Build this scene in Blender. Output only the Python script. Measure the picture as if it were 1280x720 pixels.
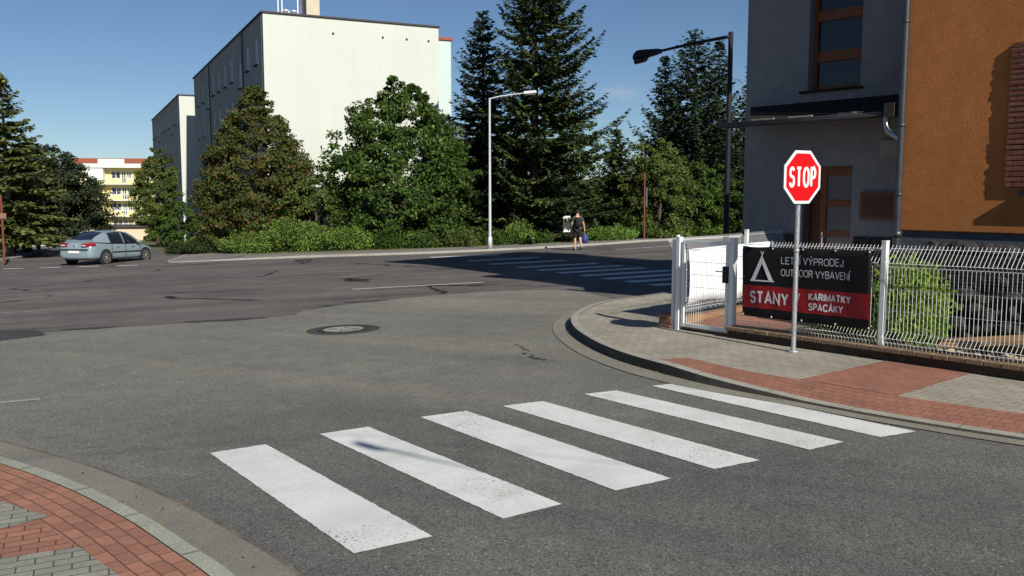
import bpy, bmesh, math, random
import numpy as np
from mathutils import Vector, Matrix
from math import radians as R, sin, cos, pi
random.seed(7); rng = np.random.default_rng(7)
S = bpy.context.scene
for o in list(bpy.data.objects): bpy.data.objects.remove(o)
COL = S.collection

# ---------------- camera ----------------
cd = bpy.data.cameras.new('camera'); cam = bpy.data.objects.new('camera', cd); COL.objects.link(cam)
cam.location = (0, 0, 2.0)
cam.rotation_euler = (R(90) - math.atan(117/1120), 0, 0)
cd.sensor_width = 36; cd.lens = 1120/1280*36; cd.clip_end = 6000; cd.clip_start = .05
S.camera = cam

# ---------------- light ----------------
SUN_EL = R(33.0)
LX, LY = -.46, .888                       # horizontal direction the light travels
w = bpy.data.worlds.new('World'); S.world = w; w.use_nodes = True
nt = w.node_tree; nt.nodes.clear()
out = nt.nodes.new('ShaderNodeOutputWorld'); bg = nt.nodes.new('ShaderNodeBackground')
sky = nt.nodes.new('ShaderNodeTexSky'); sky.sky_type = 'NISHITA'; sky.sun_disc = False
sky.sun_elevation = SUN_EL; sky.sun_rotation = math.atan2(-LX, -LY)
sky.altitude = 600; sky.air_density = .85; sky.dust_density = .0; sky.ozone_density = 2.0
# deeper blue of the photograph's clear sky, and one faint small cloud
tn = nt.nodes.new('ShaderNodeMix'); tn.data_type = 'RGBA'; tn.blend_type = 'MULTIPLY'; tn.inputs[0].default_value = 1
nt.links.new(sky.outputs[0], tn.inputs[6]); tn.inputs[7].default_value = (.90, 1.02, 1.13, 1)
tc0 = nt.nodes.new('ShaderNodeTexCoord'); sb0 = nt.nodes.new('ShaderNodeVectorMath'); sb0.operation = 'SUBTRACT'
sb0.inputs[1].default_value = (0.1178, 0.9871, 0.1086); nt.links.new(tc0.outputs['Generated'], sb0.inputs[0])
sc0 = nt.nodes.new('ShaderNodeVectorMath'); sc0.operation = 'MULTIPLY'; sc0.inputs[1].default_value = (42, 12, 110); nt.links.new(sb0.outputs[0], sc0.inputs[0])
ln0 = nt.nodes.new('ShaderNodeVectorMath'); ln0.operation = 'LENGTH'; nt.links.new(sc0.outputs[0], ln0.inputs[0])
no0 = nt.nodes.new('ShaderNodeTexNoise'); no0.inputs['Scale'].default_value = 1.3; no0.inputs['Detail'].default_value = 5; nt.links.new(sc0.outputs[0], no0.inputs['Vector'])
ma0 = nt.nodes.new('ShaderNodeMath'); ma0.operation = 'MULTIPLY_ADD'; ma0.inputs[1].default_value = 2.2; nt.links.new(no0.outputs[0], ma0.inputs[0]); nt.links.new(ln0.outputs['Value'], ma0.inputs[2])
mr0 = nt.nodes.new('ShaderNodeMapRange'); mr0.inputs[1].default_value = 1.15; mr0.inputs[2].default_value = 2.3; mr0.inputs[3].default_value = .22; mr0.inputs[4].default_value = 0; nt.links.new(ma0.outputs[0], mr0.inputs[0])
cl0 = nt.nodes.new('ShaderNodeMix'); cl0.data_type = 'RGBA'; nt.links.new(mr0.outputs[0], cl0.inputs[0]); nt.links.new(tn.outputs[2], cl0.inputs[6]); cl0.inputs[7].default_value = (11, 9.5, 9.5, 1)
nt.links.new(cl0.outputs[2], bg.inputs[0]); bg.inputs[1].default_value = .052
nt.links.new(bg.outputs[0], out.inputs[0])
sl = bpy.data.lights.new('sun', 'SUN'); sl.energy = 5.0; sl.angle = R(.53); sl.color = (1, .95, .85)
sun = bpy.data.objects.new('sun', sl); COL.objects.link(sun)
sun.rotation_euler = Vector((LX*cos(SUN_EL), LY*cos(SUN_EL), -sin(SUN_EL))).to_track_quat('-Z', 'Y').to_euler()
S.view_settings.view_transform = 'Standard'; S.view_settings.look = 'None'
S.view_settings.exposure = .28; S.view_settings.gamma = 1
S.render.engine = 'CYCLES'

# ---------------- materials ----------------
MATS = {}
def sock(n, *names):
    for k in names:
        if k in n.inputs: return n.inputs[k]
def base_mat(name, rough=.8, metal=0, spec=.3):
    m = bpy.data.materials.new(name); m.use_nodes = True
    t = m.node_tree; b = t.nodes['Principled BSDF']
    b.inputs['Roughness'].default_value = rough; b.inputs['Metallic'].default_value = metal
    s = sock(b, 'Specular IOR Level', 'Specular')
    if s: s.default_value = spec
    MATS[name] = m
    return m, t, b
def coords(t, kind='Object', scale=(1, 1, 1), rot=0, loc=(0, 0, 0)):
    tc = t.nodes.new('ShaderNodeTexCoord'); mp = t.nodes.new('ShaderNodeMapping')
    mp.inputs['Scale'].default_value = scale; mp.inputs['Rotation'].default_value = (0, 0, rot); mp.inputs['Location'].default_value = loc
    t.links.new(tc.outputs[kind], mp.inputs[0]); return mp.outputs[0]
def noise(t, vec, scale, detail=4, rough=.55):
    n = t.nodes.new('ShaderNodeTexNoise'); n.inputs['Scale'].default_value = scale
    n.inputs['Detail'].default_value = detail; n.inputs['Roughness'].default_value = rough
    t.links.new(vec, n.inputs['Vector']); return n.outputs[0]
def ramp(t, fac, stops):
    r = t.nodes.new('ShaderNodeValToRGB'); e = r.color_ramp.elements
    while len(e) < len(stops): e.new(.5)
    for i, (p, c) in enumerate(stops):
        e[i].position = p; e[i].color = (c, c, c, 1) if not hasattr(c, '__len__') else (*c, 1)
    t.links.new(fac, r.inputs[0]); return r.outputs[0]
def mix(t, fac, a, b, mode='MIX'):
    m = t.nodes.new('ShaderNodeMix'); m.data_type = 'RGBA'; m.blend_type = mode
    for s, v in ((m.inputs[0], fac), (m.inputs[6], a), (m.inputs[7], b)):
        if hasattr(v, 'links') or isinstance(v, bpy.types.NodeSocket): t.links.new(v, s)
        elif hasattr(v, '__len__'): s.default_value = (*v, 1)
        else: s.default_value = v
    return m.outputs[2]
def bump(t, b, h, strength=.3, dist=.01):
    n = t.nodes.new('ShaderNodeBump'); n.inputs['Strength'].default_value = strength; n.inputs['Distance'].default_value = dist
    t.links.new(h, n.inputs['Height']); t.links.new(n.outputs[0], b.inputs['Normal'])
def mat(name, c, c2=None, scale=3, rough=.8, metal=0, spec=.3, bs=0, bstr=.3, bd=.01, fine=0, stretch=(1, 1, 1)):
    """two-tone noisy surface"""
    m, t, b = base_mat(name, rough, metal, spec)
    if c2 is None: c2 = tuple(x*.82 for x in c)
    v = coords(t, scale=stretch)
    col = mix(t, ramp(t, noise(t, v, scale, 6, .6), [(.3, 0), (.7, 1)]), c, c2)
    if fine:
        col = mix(t, 1.0, col, ramp(t, noise(t, v, fine, 2), [(.3, .7), (.7, 1.25)]), 'MULTIPLY')
    t.links.new(col, b.inputs['Base Color'])
    if bs: bump(t, b, noise(t, v, bs, 3), bstr, bd)
    return m

def asphalt(name, dark, light, agg, patchy, streak=None, cracks=False, dark_streaks=True, worn=None):
    m, t, b = base_mat(name, .86, 0, .25)
    v = coords(t)
    sp = noise(t, v, 95, 2, .7)
    vor = t.nodes.new('ShaderNodeTexVoronoi'); vor.inputs['Scale'].default_value = 75; t.links.new(v, vor.inputs['Vector'])
    vc = ramp(t, vor.outputs['Color'], [(.1, .5), (.5, .92), (.9, 1.05), (.96, 2.0)])
    base = mix(t, ramp(t, noise(t, v, .35, 5, .6), [(.32, 0), (.68, 1)]), dark, light)
    base = mix(t, .8, base, ramp(t, noise(t, v, 3.0, 5, .7), [(.3, .82), (.7, 1.15)]), 'MULTIPLY')
    base = mix(t, agg, base, vc, 'MULTIPLY')
    base = mix(t, agg, base, ramp(t, sp, [(.32, .5), (.5, 1), (.68, 1.6)]), 'MULTIPLY')
    if streak:
        vs = coords(t, rot=-R(streak[0]), scale=(1, 1, 1)); ms = t.nodes.new('ShaderNodeMapping')
        ms.inputs['Scale'].default_value = (.035, .55, 1); t.links.new(vs, ms.inputs[0])
        sn = noise(t, ms.outputs[0], 1.5, 4, .55)
        base = mix(t, ramp(t, sn, [(.42, 0), (.62, .75)]), base, mix(t, 1.0, base, streak[1], 'MULTIPLY'))
        ms2 = t.nodes.new('ShaderNodeMapping'); ms2.inputs['Scale'].default_value = (.12, 1.3, 1); ms2.inputs['Location'].default_value = (7, 3, 0); t.links.new(vs, ms2.inputs[0])
        if dark_streaks: base = mix(t, ramp(t, noise(t, ms2.outputs[0], 1.1, 5, .6), [(.60, 0), (.66, .5)]), base, tuple(x*.45 for x in dark))
    if worn:
        sx = t.nodes.new('ShaderNodeSeparateXYZ'); t.links.new(v, sx.inputs[0])
        nz = noise(t, v, .25, 3); a1 = t.nodes.new('ShaderNodeMath'); a1.operation = 'MULTIPLY_ADD'; a1.inputs[1].default_value = 5; t.links.new(nz, a1.inputs[0]); t.links.new(sx.outputs[1], a1.inputs[2])
        a2 = t.nodes.new('ShaderNodeMath'); a2.operation = 'MULTIPLY_ADD'; a2.inputs[1].default_value = -.35; t.links.new(sx.outputs[0], a2.inputs[0]); t.links.new(a1.outputs[0], a2.inputs[2])
        mr = t.nodes.new('ShaderNodeMapRange'); mr.inputs[1].default_value = 9; mr.inputs[2].default_value = 16; t.links.new(a2.outputs[0], mr.inputs[0])
        base = mix(t, mr.outputs[0], mix(t, 1.0, base, worn[0], 'MULTIPLY'), mix(t, 1.0, base, worn[1], 'MULTIPLY'))
    if cracks:
        vv = t.nodes.new('ShaderNodeTexVoronoi'); vv.feature = 'DISTANCE_TO_EDGE'; vv.inputs['Scale'].default_value = .16
        wv = t.nodes.new('ShaderNodeVectorMath'); wv.operation = 'MULTIPLY_ADD'
        nn = t.nodes.new('ShaderNodeTexNoise'); nn.inputs['Scale'].default_value = .8; t.links.new(v, nn.inputs['Vector'])
        wv.inputs[1].default_value = (1.6, 1.6, 0); t.links.new(nn.outputs[1], wv.inputs[0]); t.links.new(v, wv.inputs[2])
        t.links.new(wv.outputs[0], vv.inputs['Vector'])
        msk = ramp(t, noise(t, v, .3, 2), [(.48, 0), (.56, 1)])
        ck = ramp(t, vv.outputs['Distance'], [(.006, 1), (.014, 0)])
        mm = t.nodes.new('ShaderNodeMath'); mm.operation = 'MULTIPLY'; t.links.new(ck, mm.inputs[0]); t.links.new(msk, mm.inputs[1])
        base = mix(t, mm.outputs[0], base, (.012, .012, .012))
    t.links.new(base, b.inputs['Base Color'])
    bump(t, b, sp, .55, .006)
    return m
asphalt('asphalt_side', (.138, .136, .129), (.176, .174, .163), 1.0, .3, streak=(-30, (1.26, 1.24, 1.17)), dark_streaks=False, worn=((.80, .80, .815), (1.20, 1.19, 1.10)))
asphalt('asphalt_main', (.088, .082, .080), (.138, .128, .123), .5, .3, streak=(17, (1.42, 1.26, 1.20)), cracks=True)
asphalt('asphalt_dark', (.045, .045, .046), (.07, .07, .07), .6, .3)
asphalt('asphalt_pave', (.17, .165, .15), (.24, .23, .21), .5, .3)

def paint(name):
    m, t, b = base_mat(name, .7)
    v = coords(t)
    n1 = noise(t, v, 42, 5, .75); n2 = noise(t, v, 1.3, 3)
    a = t.nodes.new('ShaderNodeMath'); a.operation = 'MULTIPLY_ADD'; a.inputs[1].default_value = .35
    t.links.new(n2, a.inputs[0]); t.links.new(n1, a.inputs[2])
    wear = ramp(t, a.outputs[0], [(.50, 1), (.575, 0)])
    col = mix(t, ramp(t, noise(t, v, 2.2, 5), [(.3, 0), (.7, 1)]), (.58, .60, .585), (.70, .715, .70))
    col = mix(t, ramp(t, noise(t, v, 70, 2), [(.3, .25), (.55, 0)]), col, (.42, .42, .40))
    col = mix(t, ramp(t, noise(t, coords(t, rot=R(55), scale=(1, 1, 1)), 1.6, 6, .75), [(.50, 0), (.72, .45)]), col, (.40, .395, .37))
    t.links.new(mix(t, wear, col, (.17, .165, .155)), b.inputs['Base Color'])
    bump(t, b, n1, .3, .004); return m
paint('road_paint')
mat('smudge_paint', (.38, .37, .34), (.24, .23, .21), 14, .9)
m, t, b = base_mat('worn_paint', .8); v = coords(t)
t.links.new(mix(t, ramp(t, noise(t, v, 9, 5, .7), [(.42, 0), (.6, 1)]), (.34, .33, .31), (.12, .115, .11)), b.inputs['Base Color'])

def pavers(name, c1, c2, mortar, bw, bh, rot=0, uv=False, ms=.008, loc=(0, 0, 0)):
    m, t, b = base_mat(name, .88)
    v = coords(t, 'UV' if uv else 'Object', rot=rot, loc=loc)
    # slightly wobbly joints
    nn = t.nodes.new('ShaderNodeTexNoise'); nn.inputs['Scale'].default_value = 6; t.links.new(v, nn.inputs['Vector'])
    wv = t.nodes.new('ShaderNodeVectorMath'); wv.operation = 'MULTIPLY_ADD'; wv.inputs[1].default_value = (.012, .012, 0)
    t.links.new(nn.outputs[1], wv.inputs[0]); t.links.new(v, wv.inputs[2])
    br = t.nodes.new('ShaderNodeTexBrick'); br.inputs['Scale'].default_value = 1
    br.inputs['Brick Width'].default_value = bw; br.inputs['Row Height'].default_value = bh
    br.inputs['Mortar Size'].default_value = ms; br.inputs['Mortar Smooth'].default_value = .3
    br.inputs['Color1'].default_value = (*c1, 1); br.inputs['Color2'].default_value = (*c2, 1); br.inputs['Mortar'].default_value = (*mortar, 1)
    t.links.new(wv.outputs[0], br.inputs['Vector'])
    vo = coords(t)
    col = mix(t, .9, br.outputs[0], ramp(t, noise(t, vo, 1.1, 5, .65), [(.3, .78), (.7, 1.15)]), 'MULTIPLY')
    col = mix(t, .7, col, ramp(t, noise(t, vo, 60, 3, .7), [(.3, .7), (.7, 1.3)]), 'MULTIPLY')
    t.links.new(col, b.inputs['Base Color'])
    bump(t, b, br.outputs['Fac'], -.6, .006)
    return m
pavers('grey_pavers', (.35, .32, .26), (.29, .268, .22), (.15, .137, .105), .2, .1, rot=R(57), ms=.006)
pavers('grey_pavers_left', (.28, .275, .235), (.22, .22, .19), (.075, .07, .055), .2, .1, rot=R(-25), ms=.006)
pavers('red_pavers', (.31, .14, .095), (.25, .115, .08), (.14, .08, .06), .2, .1, rot=R(57), ms=.006)
pavers('red_pavers_left', (.36, .17, .115), (.28, .13, .09), (.085, .055, .04), .2, .1, rot=R(-25), ms=.006)
pavers('red_pavers_band', (.36, .17, .115), (.28, .13, .09), (.10, .062, .046), .2, .1, uv=True, ms=.006)
pavers('red_band_right', (.31, .14, .095), (.25, .115, .08), (.14, .08, .06), .12, .1, uv=True, ms=.006)
pavers('coping_bricks', (.33, .235, .145), (.24, .165, .105), (.07, .055, .04), .2, .3, uv=False, ms=.012)
def brickwall(name, c1, c2, mo, bw=.24, bh=.075, ms=.01):
    m, t, b = base_mat(name, .85)
    tc = t.nodes.new('ShaderNodeTexCoord'); sx = t.nodes.new('ShaderNodeSeparateXYZ'); cx = t.nodes.new('ShaderNodeCombineXYZ')
    t.links.new(tc.outputs['Object'], sx.inputs[0]); ad = t.nodes.new('ShaderNodeMath'); t.links.new(sx.outputs[0], ad.inputs[0]); t.links.new(sx.outputs[1], ad.inputs[1])
    t.links.new(ad.outputs[0], cx.inputs[0]); t.links.new(sx.outputs[2], cx.inputs[1])
    br = t.nodes.new('ShaderNodeTexBrick'); br.inputs['Scale'].default_value = 1
    br.inputs['Brick Width'].default_value = bw; br.inputs['Row Height'].default_value = bh; br.inputs['Mortar Size'].default_value = ms
    br.inputs['Color1'].default_value = (*c1, 1); br.inputs['Color2'].default_value = (*c2, 1); br.inputs['Mortar'].default_value = (*mo, 1)
    t.links.new(cx.outputs[0], br.inputs['Vector'])
    t.links.new(mix(t, .8, br.outputs[0], ramp(t, noise(t, tc.outputs['Object'], 14, 4), [(.3, .7), (.7, 1.2)]), 'MULTIPLY'), b.inputs['Base Color'])
    bump(t, b, br.outputs['Fac'], -.7, .012); return m
brickwall('red_bricks', (.20, .075, .045), (.14, .05, .032), (.06, .035, .028))
brickwall('orange_bricks', (.32, .14, .085), (.24, .10, .06), (.2, .17, .14), .2, .08)

mat('kerb_stone', (.36, .345, .30), (.27, .26, .225), 2.5, .85, fine=60, bs=40, bstr=.3, bd=.004)
mat('kerb_far', (.34, .325, .29), (.26, .25, .22), 1.2, .85, fine=30)
mat('kerb_face_shade', (.09, .085, .07), (.05, .045, .038), 4, .9, fine=50)  # shade on the kerb's road side put into the colour
mat('gutter_concrete', (.235, .225, .19), (.18, .172, .145), 2.0, .9, fine=70, bs=60, bstr=.4, bd=.004)
mat('kerb_left', (.34, .35, .29), (.27, .28, .235), 2.5, .88, fine=60, bs=50, bstr=.3, bd=.004)
mat('gutter_left', (.215, .205, .175), (.165, .158, .135), 2.0, .9, fine=70, bs=60, bstr=.4, bd=.004)
mat('joint_dirt', (.085, .075, .055), (.17, .155, .125), 5, .95)
mat('soil', (.10, .075, .05), (.055, .042, .03), 5, .95, fine=40, bs=20, bstr=.8, bd=.03)
mat('grass_ground', (.09, .11, .035), (.16, .13, .06), 1.1, .95, fine=18, bs=14, bstr=.8, bd=.05)
mat('white_metal', (.78, .80, .80), (.70, .72, .73), 6, .35, 0, .5)
mat('galvanised', (.50, .52, .53), (.36, .38, .40), 9, .42, .55, .5, fine=40)
mat('lamp_grey', (.62, .64, .66), (.50, .52, .54), 3, .45, .2, .5)
mat('black_metal', (.012, .013, .02), (.018, .018, .024), 5, .55, 0, .25)
def render_wall(name, c, c2, streak, bs, bstr):
    m, t, b = base_mat(name, .92)
    v = coords(t); vs = coords(t, scale=(1, 1, .10))
    col = mix(t, ramp(t, noise(t, v, .55, 6, .65), [(.3, 0), (.7, 1)]), c, c2)
    col = mix(t, ramp(t, noise(t, vs, 3.2, 5, .7), [(.52, 0), (.75, .5)]), col, streak)
    col = mix(t, 1.0, col, ramp(t, noise(t, v, 50, 3, .7), [(.3, .72), (.7, 1.22)]), 'MULTIPLY')
    col = mix(t, 1.0, col, ramp(t, noise(t, v, 6, 4, .6), [(.3, .9), (.7, 1.08)]), 'MULTIPLY')
    t.links.new(col, b.inputs['Base Color']); bump(t, b, noise(t, v, bs, 4, .7), bstr, .007)
render_wall('grey_render', (.235, .24, .25), (.18, .185, .20), (.14, .14, .145), 60, .3)
render_wall('orange_render', (.41, .155, .045), (.32, .118, .034), (.29, .12, .045), 42, .7)
mat('plinth_dark', (.09, .105, .12), (.06, .07, .082), 2, .9, fine=40, bs=30)
mat('stone_plinth', (.055, .052, .052), (.03, .03, .03), 5, .8, fine=40)
mat('downpipe_metal', (.085, .09, .10), (.055, .058, .065), 4, .38, .55, .5)
mat('rust_pipe', (.16, .13, .11), (.085, .06, .05), 7, .55, .4)
mat('gutter_dark', (.018, .017, .016), (.028, .025, .023), 4, .85, 0, .1)
mat('roof_felt', (.03, .03, .032), (.022, .022, .022), 3, .9)
mat('brown_wood', (.20, .065, .022), (.13, .042, .016), 3, .5, stretch=(8, 8, 1), fine=30)
mat('brown_wood_dark', (.085, .032, .014), (.06, .024, .012), 3, .5, stretch=(8, 8, 1), fine=30)
mat('curtain', (.30, .29, .30), (.21, .205, .22), 2, .9, stretch=(14, 14, .3))
m, t, b = base_mat('dark_glass', .06, 0, .5); b.inputs['Base Color'].default_value = (.02, .022, .028, 1)
m, t, b = base_mat('window_pane_far', .12, 0, .6); v = coords(t)
t.links.new(mix(t, ramp(t, noise(t, v, .9, 1), [(.42, 0), (.6, 1)]), (.03, .034, .045), (.26, .28, .30)), b.inputs['Base Color'])
m, t, b = base_mat('frosted_pane', .3, 0, .4); b.inputs['Base Color'].default_value = (.10, .092, .10, 1)
def plaster(name, c, c2, stain):
    m, t, b = base_mat(name, .92)
    v = coords(t); vs = coords(t, scale=(1, 1, .12))
    col = mix(t, ramp(t, noise(t, v, .25, 6, .6), [(.3, 0), (.7, 1)]), c, c2)
    col = mix(t, ramp(t, noise(t, vs, 1.6, 5, .7), [(.5, 0), (.8, .35)]), col, stain)
    t.links.new(col, b.inputs['Base Color']); bump(t, b, noise(t, v, 12, 3), .2, .02)
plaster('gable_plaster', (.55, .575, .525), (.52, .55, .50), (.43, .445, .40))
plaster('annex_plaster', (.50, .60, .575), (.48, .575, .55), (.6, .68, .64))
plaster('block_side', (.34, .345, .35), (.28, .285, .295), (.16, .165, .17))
plaster('yellow_plaster', (.74, .62, .27), (.66, .55, .24), (.55, .47, .25))
plaster('white_plaster', (.72, .72, .70), (.64, .64, .62), (.5, .5, .48))
plaster('beige_plaster', (.66, .55, .40), (.58, .48, .35), (.42, .35, .26))
mat('white_frame', (.75, .75, .74), (.66, .66, .65), 3, .5)
mat('roof_trim', (.045, .04, .045), (.07, .05, .05), 3, .7)
mat('red_trim', (.33, .09, .055), (.25, .07, .045), 3, .7)
mat('roof_tiles', (.34, .10, .055), (.24, .075, .045), 3, .8, fine=20)
mat('chimney_plaster', (.55, .50, .38), (.46, .42, .32), 1.5, .9)
mat('bark', (.10, .078, .06), (.055, .042, .034), 6, .95, stretch=(4, 4, 1), bs=12, bstr=1, bd=.03)
mat('pale_bark', (.23, .20, .165), (.14, .12, .10), 5, .95, stretch=(4, 4, 1), bs=12, bstr=1, bd=.03)
def leafmat(name, cols, trans=.25, rough=.6):
    m, t, b = base_mat(name, .75, 0, .12)
    g = t.nodes.new('ShaderNodeNewGeometry')
    r = t.nodes.new('ShaderNodeValToRGB'); e = r.color_ramp.elements; r.color_ramp.interpolation = 'CONSTANT'
    while len(e) < len(cols): e.new(.5)
    p = 0
    for i, (wt, c) in enumerate(cols): e[i].position = p; e[i].color = (*c, 1); p += wt
    t.links.new(g.outputs['Random Per Island'], r.inputs[0])
    v = coords(t)
    col = mix(t, 1.0, r.outputs[0], ramp(t, noise(t, v, .9, 4, .6), [(.3, .6), (.7, 1.4)]), 'MULTIPLY')
    t.links.new(col, b.inputs['Base Color'])
    tr = t.nodes.new('ShaderNodeBsdfTranslucent'); t.links.new(col, tr.inputs[0])
    mx = t.nodes.new('ShaderNodeMixShader'); mx.inputs[0].default_value = trans
    t.links.new(b.outputs[0], mx.inputs[1]); t.links.new(tr.outputs[0], mx.inputs[2])
    t.links.new(mx.outputs[0], t.nodes['Material Output'].inputs[0])
    return m
leafmat('leaf_maple', [(.5, (.046, .088, .018)), (.3, (.08, .135, .028)), (.15, (.03, .055, .014)), (.05, (.15, .17, .04))])
leafmat('leaf_hornbeam', [(.52, (.055, .085, .022)), (.16, (.10, .085, .028)), (.16, (.16, .088, .032)), (.16, (.085, .115, .028))])
leafmat('leaf_light', [(.5, (.085, .12, .03)), (.3, (.13, .165, .04)), (.2, (.055, .08, .022))])
leafmat('needle_dark', [(.6, (.026, .045, .024)), (.3, (.038, .06, .028)), (.1, (.06, .08, .032))], .08)
leafmat('needle_green', [(.5, (.032, .052, .022)), (.3, (.055, .08, .026)), (.2, (.10, .12, .032))], .1)
leafmat('needle_larch', [(.5, (.075, .10, .03)), (.3, (.12, .145, .04)), (.2, (.18, .18, .055))], .15)
leafmat('needle_pine', [(.6, (.022, .034, .018)), (.3, (.035, .048, .022)), (.1, (.07, .07, .028))], .08)
leafmat('juniper', [(.5, (.125, .21, .04)), (.3, (.20, .29, .055)), (.2, (.05, .09, .025))], .15)
leafmat('shrub_dark', [(.6, (.03, .045, .018)), (.4, (.05, .07, .025))], .12)
leafmat('shrub_bright', [(.5, (.17, .27, .035)), (.3, (.24, .34, .05)), (.2, (.10, .18, .025))], .35)
leafmat('dry_leaf', [(.5, (.28, .12, .03)), (.5, (.20, .14, .05))], .1)
leafmat('grass_blade', [(.5, (.08, .11, .03)), (.3, (.15, .14, .05)), (.2, (.22, .17, .08))], .2)
mat('skin', (.55, .33, .23), (.50, .30, .21), 8, .55)
mat('hair', (.03, .018, .012), (.02, .012, .01), 20, .6)
mat('green_shirt', (.045, .065, .05), (.03, .045, .035), 10, .9)
mat('black_cloth', (.012, .012, .014), (.02, .02, .022), 10, .85)
mat('blue_bag', (.035, .06, .22), (.02, .035, .13), 7, .6)
mat('shoe', (.05, .05, .055), (.25, .25, .25), 9, .7)
m, t, b = base_mat('car_paint', .25, .25, .5); b.inputs['Base Color'].default_value = (.26, .335, .37, 1)
try: b.inputs['Coat Weight'].default_value = .5; b.inputs['Coat Roughness'].default_value = .05
except Exception: pass
m, t, b = base_mat('car_glass', .05, 0, .8); b.inputs['Base Color'].default_value = (.012, .016, .03, 1)
mat('car_trim', (.02, .02, .022), None, 3, .6)
mat('tyre', (.018, .018, .018), (.03, .03, .03), 12, .85)
mat('alloy', (.60, .60, .58), (.5, .5, .48), 5, .3, .7, .5)
m, t, b = base_mat('tail_red', .15, 0, .6); b.inputs['Base Color'].default_value = (.22, .006, .010, 1)
mat('plate_white', (.75, .75, .75), None, 3, .4)
mat('car_white', (.75, .75, .75), (.7, .7, .7), 3, .3)
mat('sign_red', (.58, .006, .010), (.54, .006, .009), 2, .35, 0, .4)
mat('sign_white', (.80, .81, .82), (.76, .77, .78), 2, .35, 0, .4)
mat('sign_back', (.35, .36, .37), None, 2, .4, .6)
mat('banner_black', (.006, .006, .007), (.010, .009, .010), 3, .7, 0, .25)
mat('banner_red', (.30, .010, .014), (.25, .008, .012), 3, .6)
mat('banner_letters', (.70, .70, .70), None, 3, .6)
mat('white_sheet', (.78, .82, .86), (.66, .72, .78), 1.5, .8)
mat('cast_iron', (.05, .048, .046), (.03, .03, .029), 8, .6, .3, fine=30)
mat('lid_concrete', (.34, .33, .29), (.18, .17, .15), 6, .85, fine=40)
mat('sandstone', (.34, .205, .10), (.25, .15, .08), 2.5, .85, fine=25, bs=15)
mat('shaded_base', (.075, .05, .035), (.035, .027, .022), 6, .95, fine=30)  # base wall coloured dark for the shade below the coping
mat('coping_stone', (.30, .21, .13), (.17, .115, .07), 5, .9, fine=30, bs=30)
mat('rock', (.020, .019, .018), (.06, .056, .05), 5, .9, fine=20, bs=12, bstr=1, bd=.04)
mat('weathered_wood', (.24, .21, .17), (.13, .11, .09), 4, .9, stretch=(6, 6, 1))
mat('rust_red', (.20, .055, .035), (.12, .035, .025), 3, .7)
mat('sign_blue', (.04, .12, .30), None, 3, .5)
mat('rubble_a', (.5, .42, .32), (.28, .2, .14), 9, .9)
mat('far_hill', (.05, .07, .05), (.07, .09, .055), .02, 1)

# ---------------- geometry helpers ----------------
def zg(x, y):
    xc = max(-60, min(60, x))
    if y < 45: g = -.01*max(-30, y)
    elif y < 110: g = -.45 - .03*(y - 45)
    else: g = -2.4
    return .028*xc + g - .116

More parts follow.
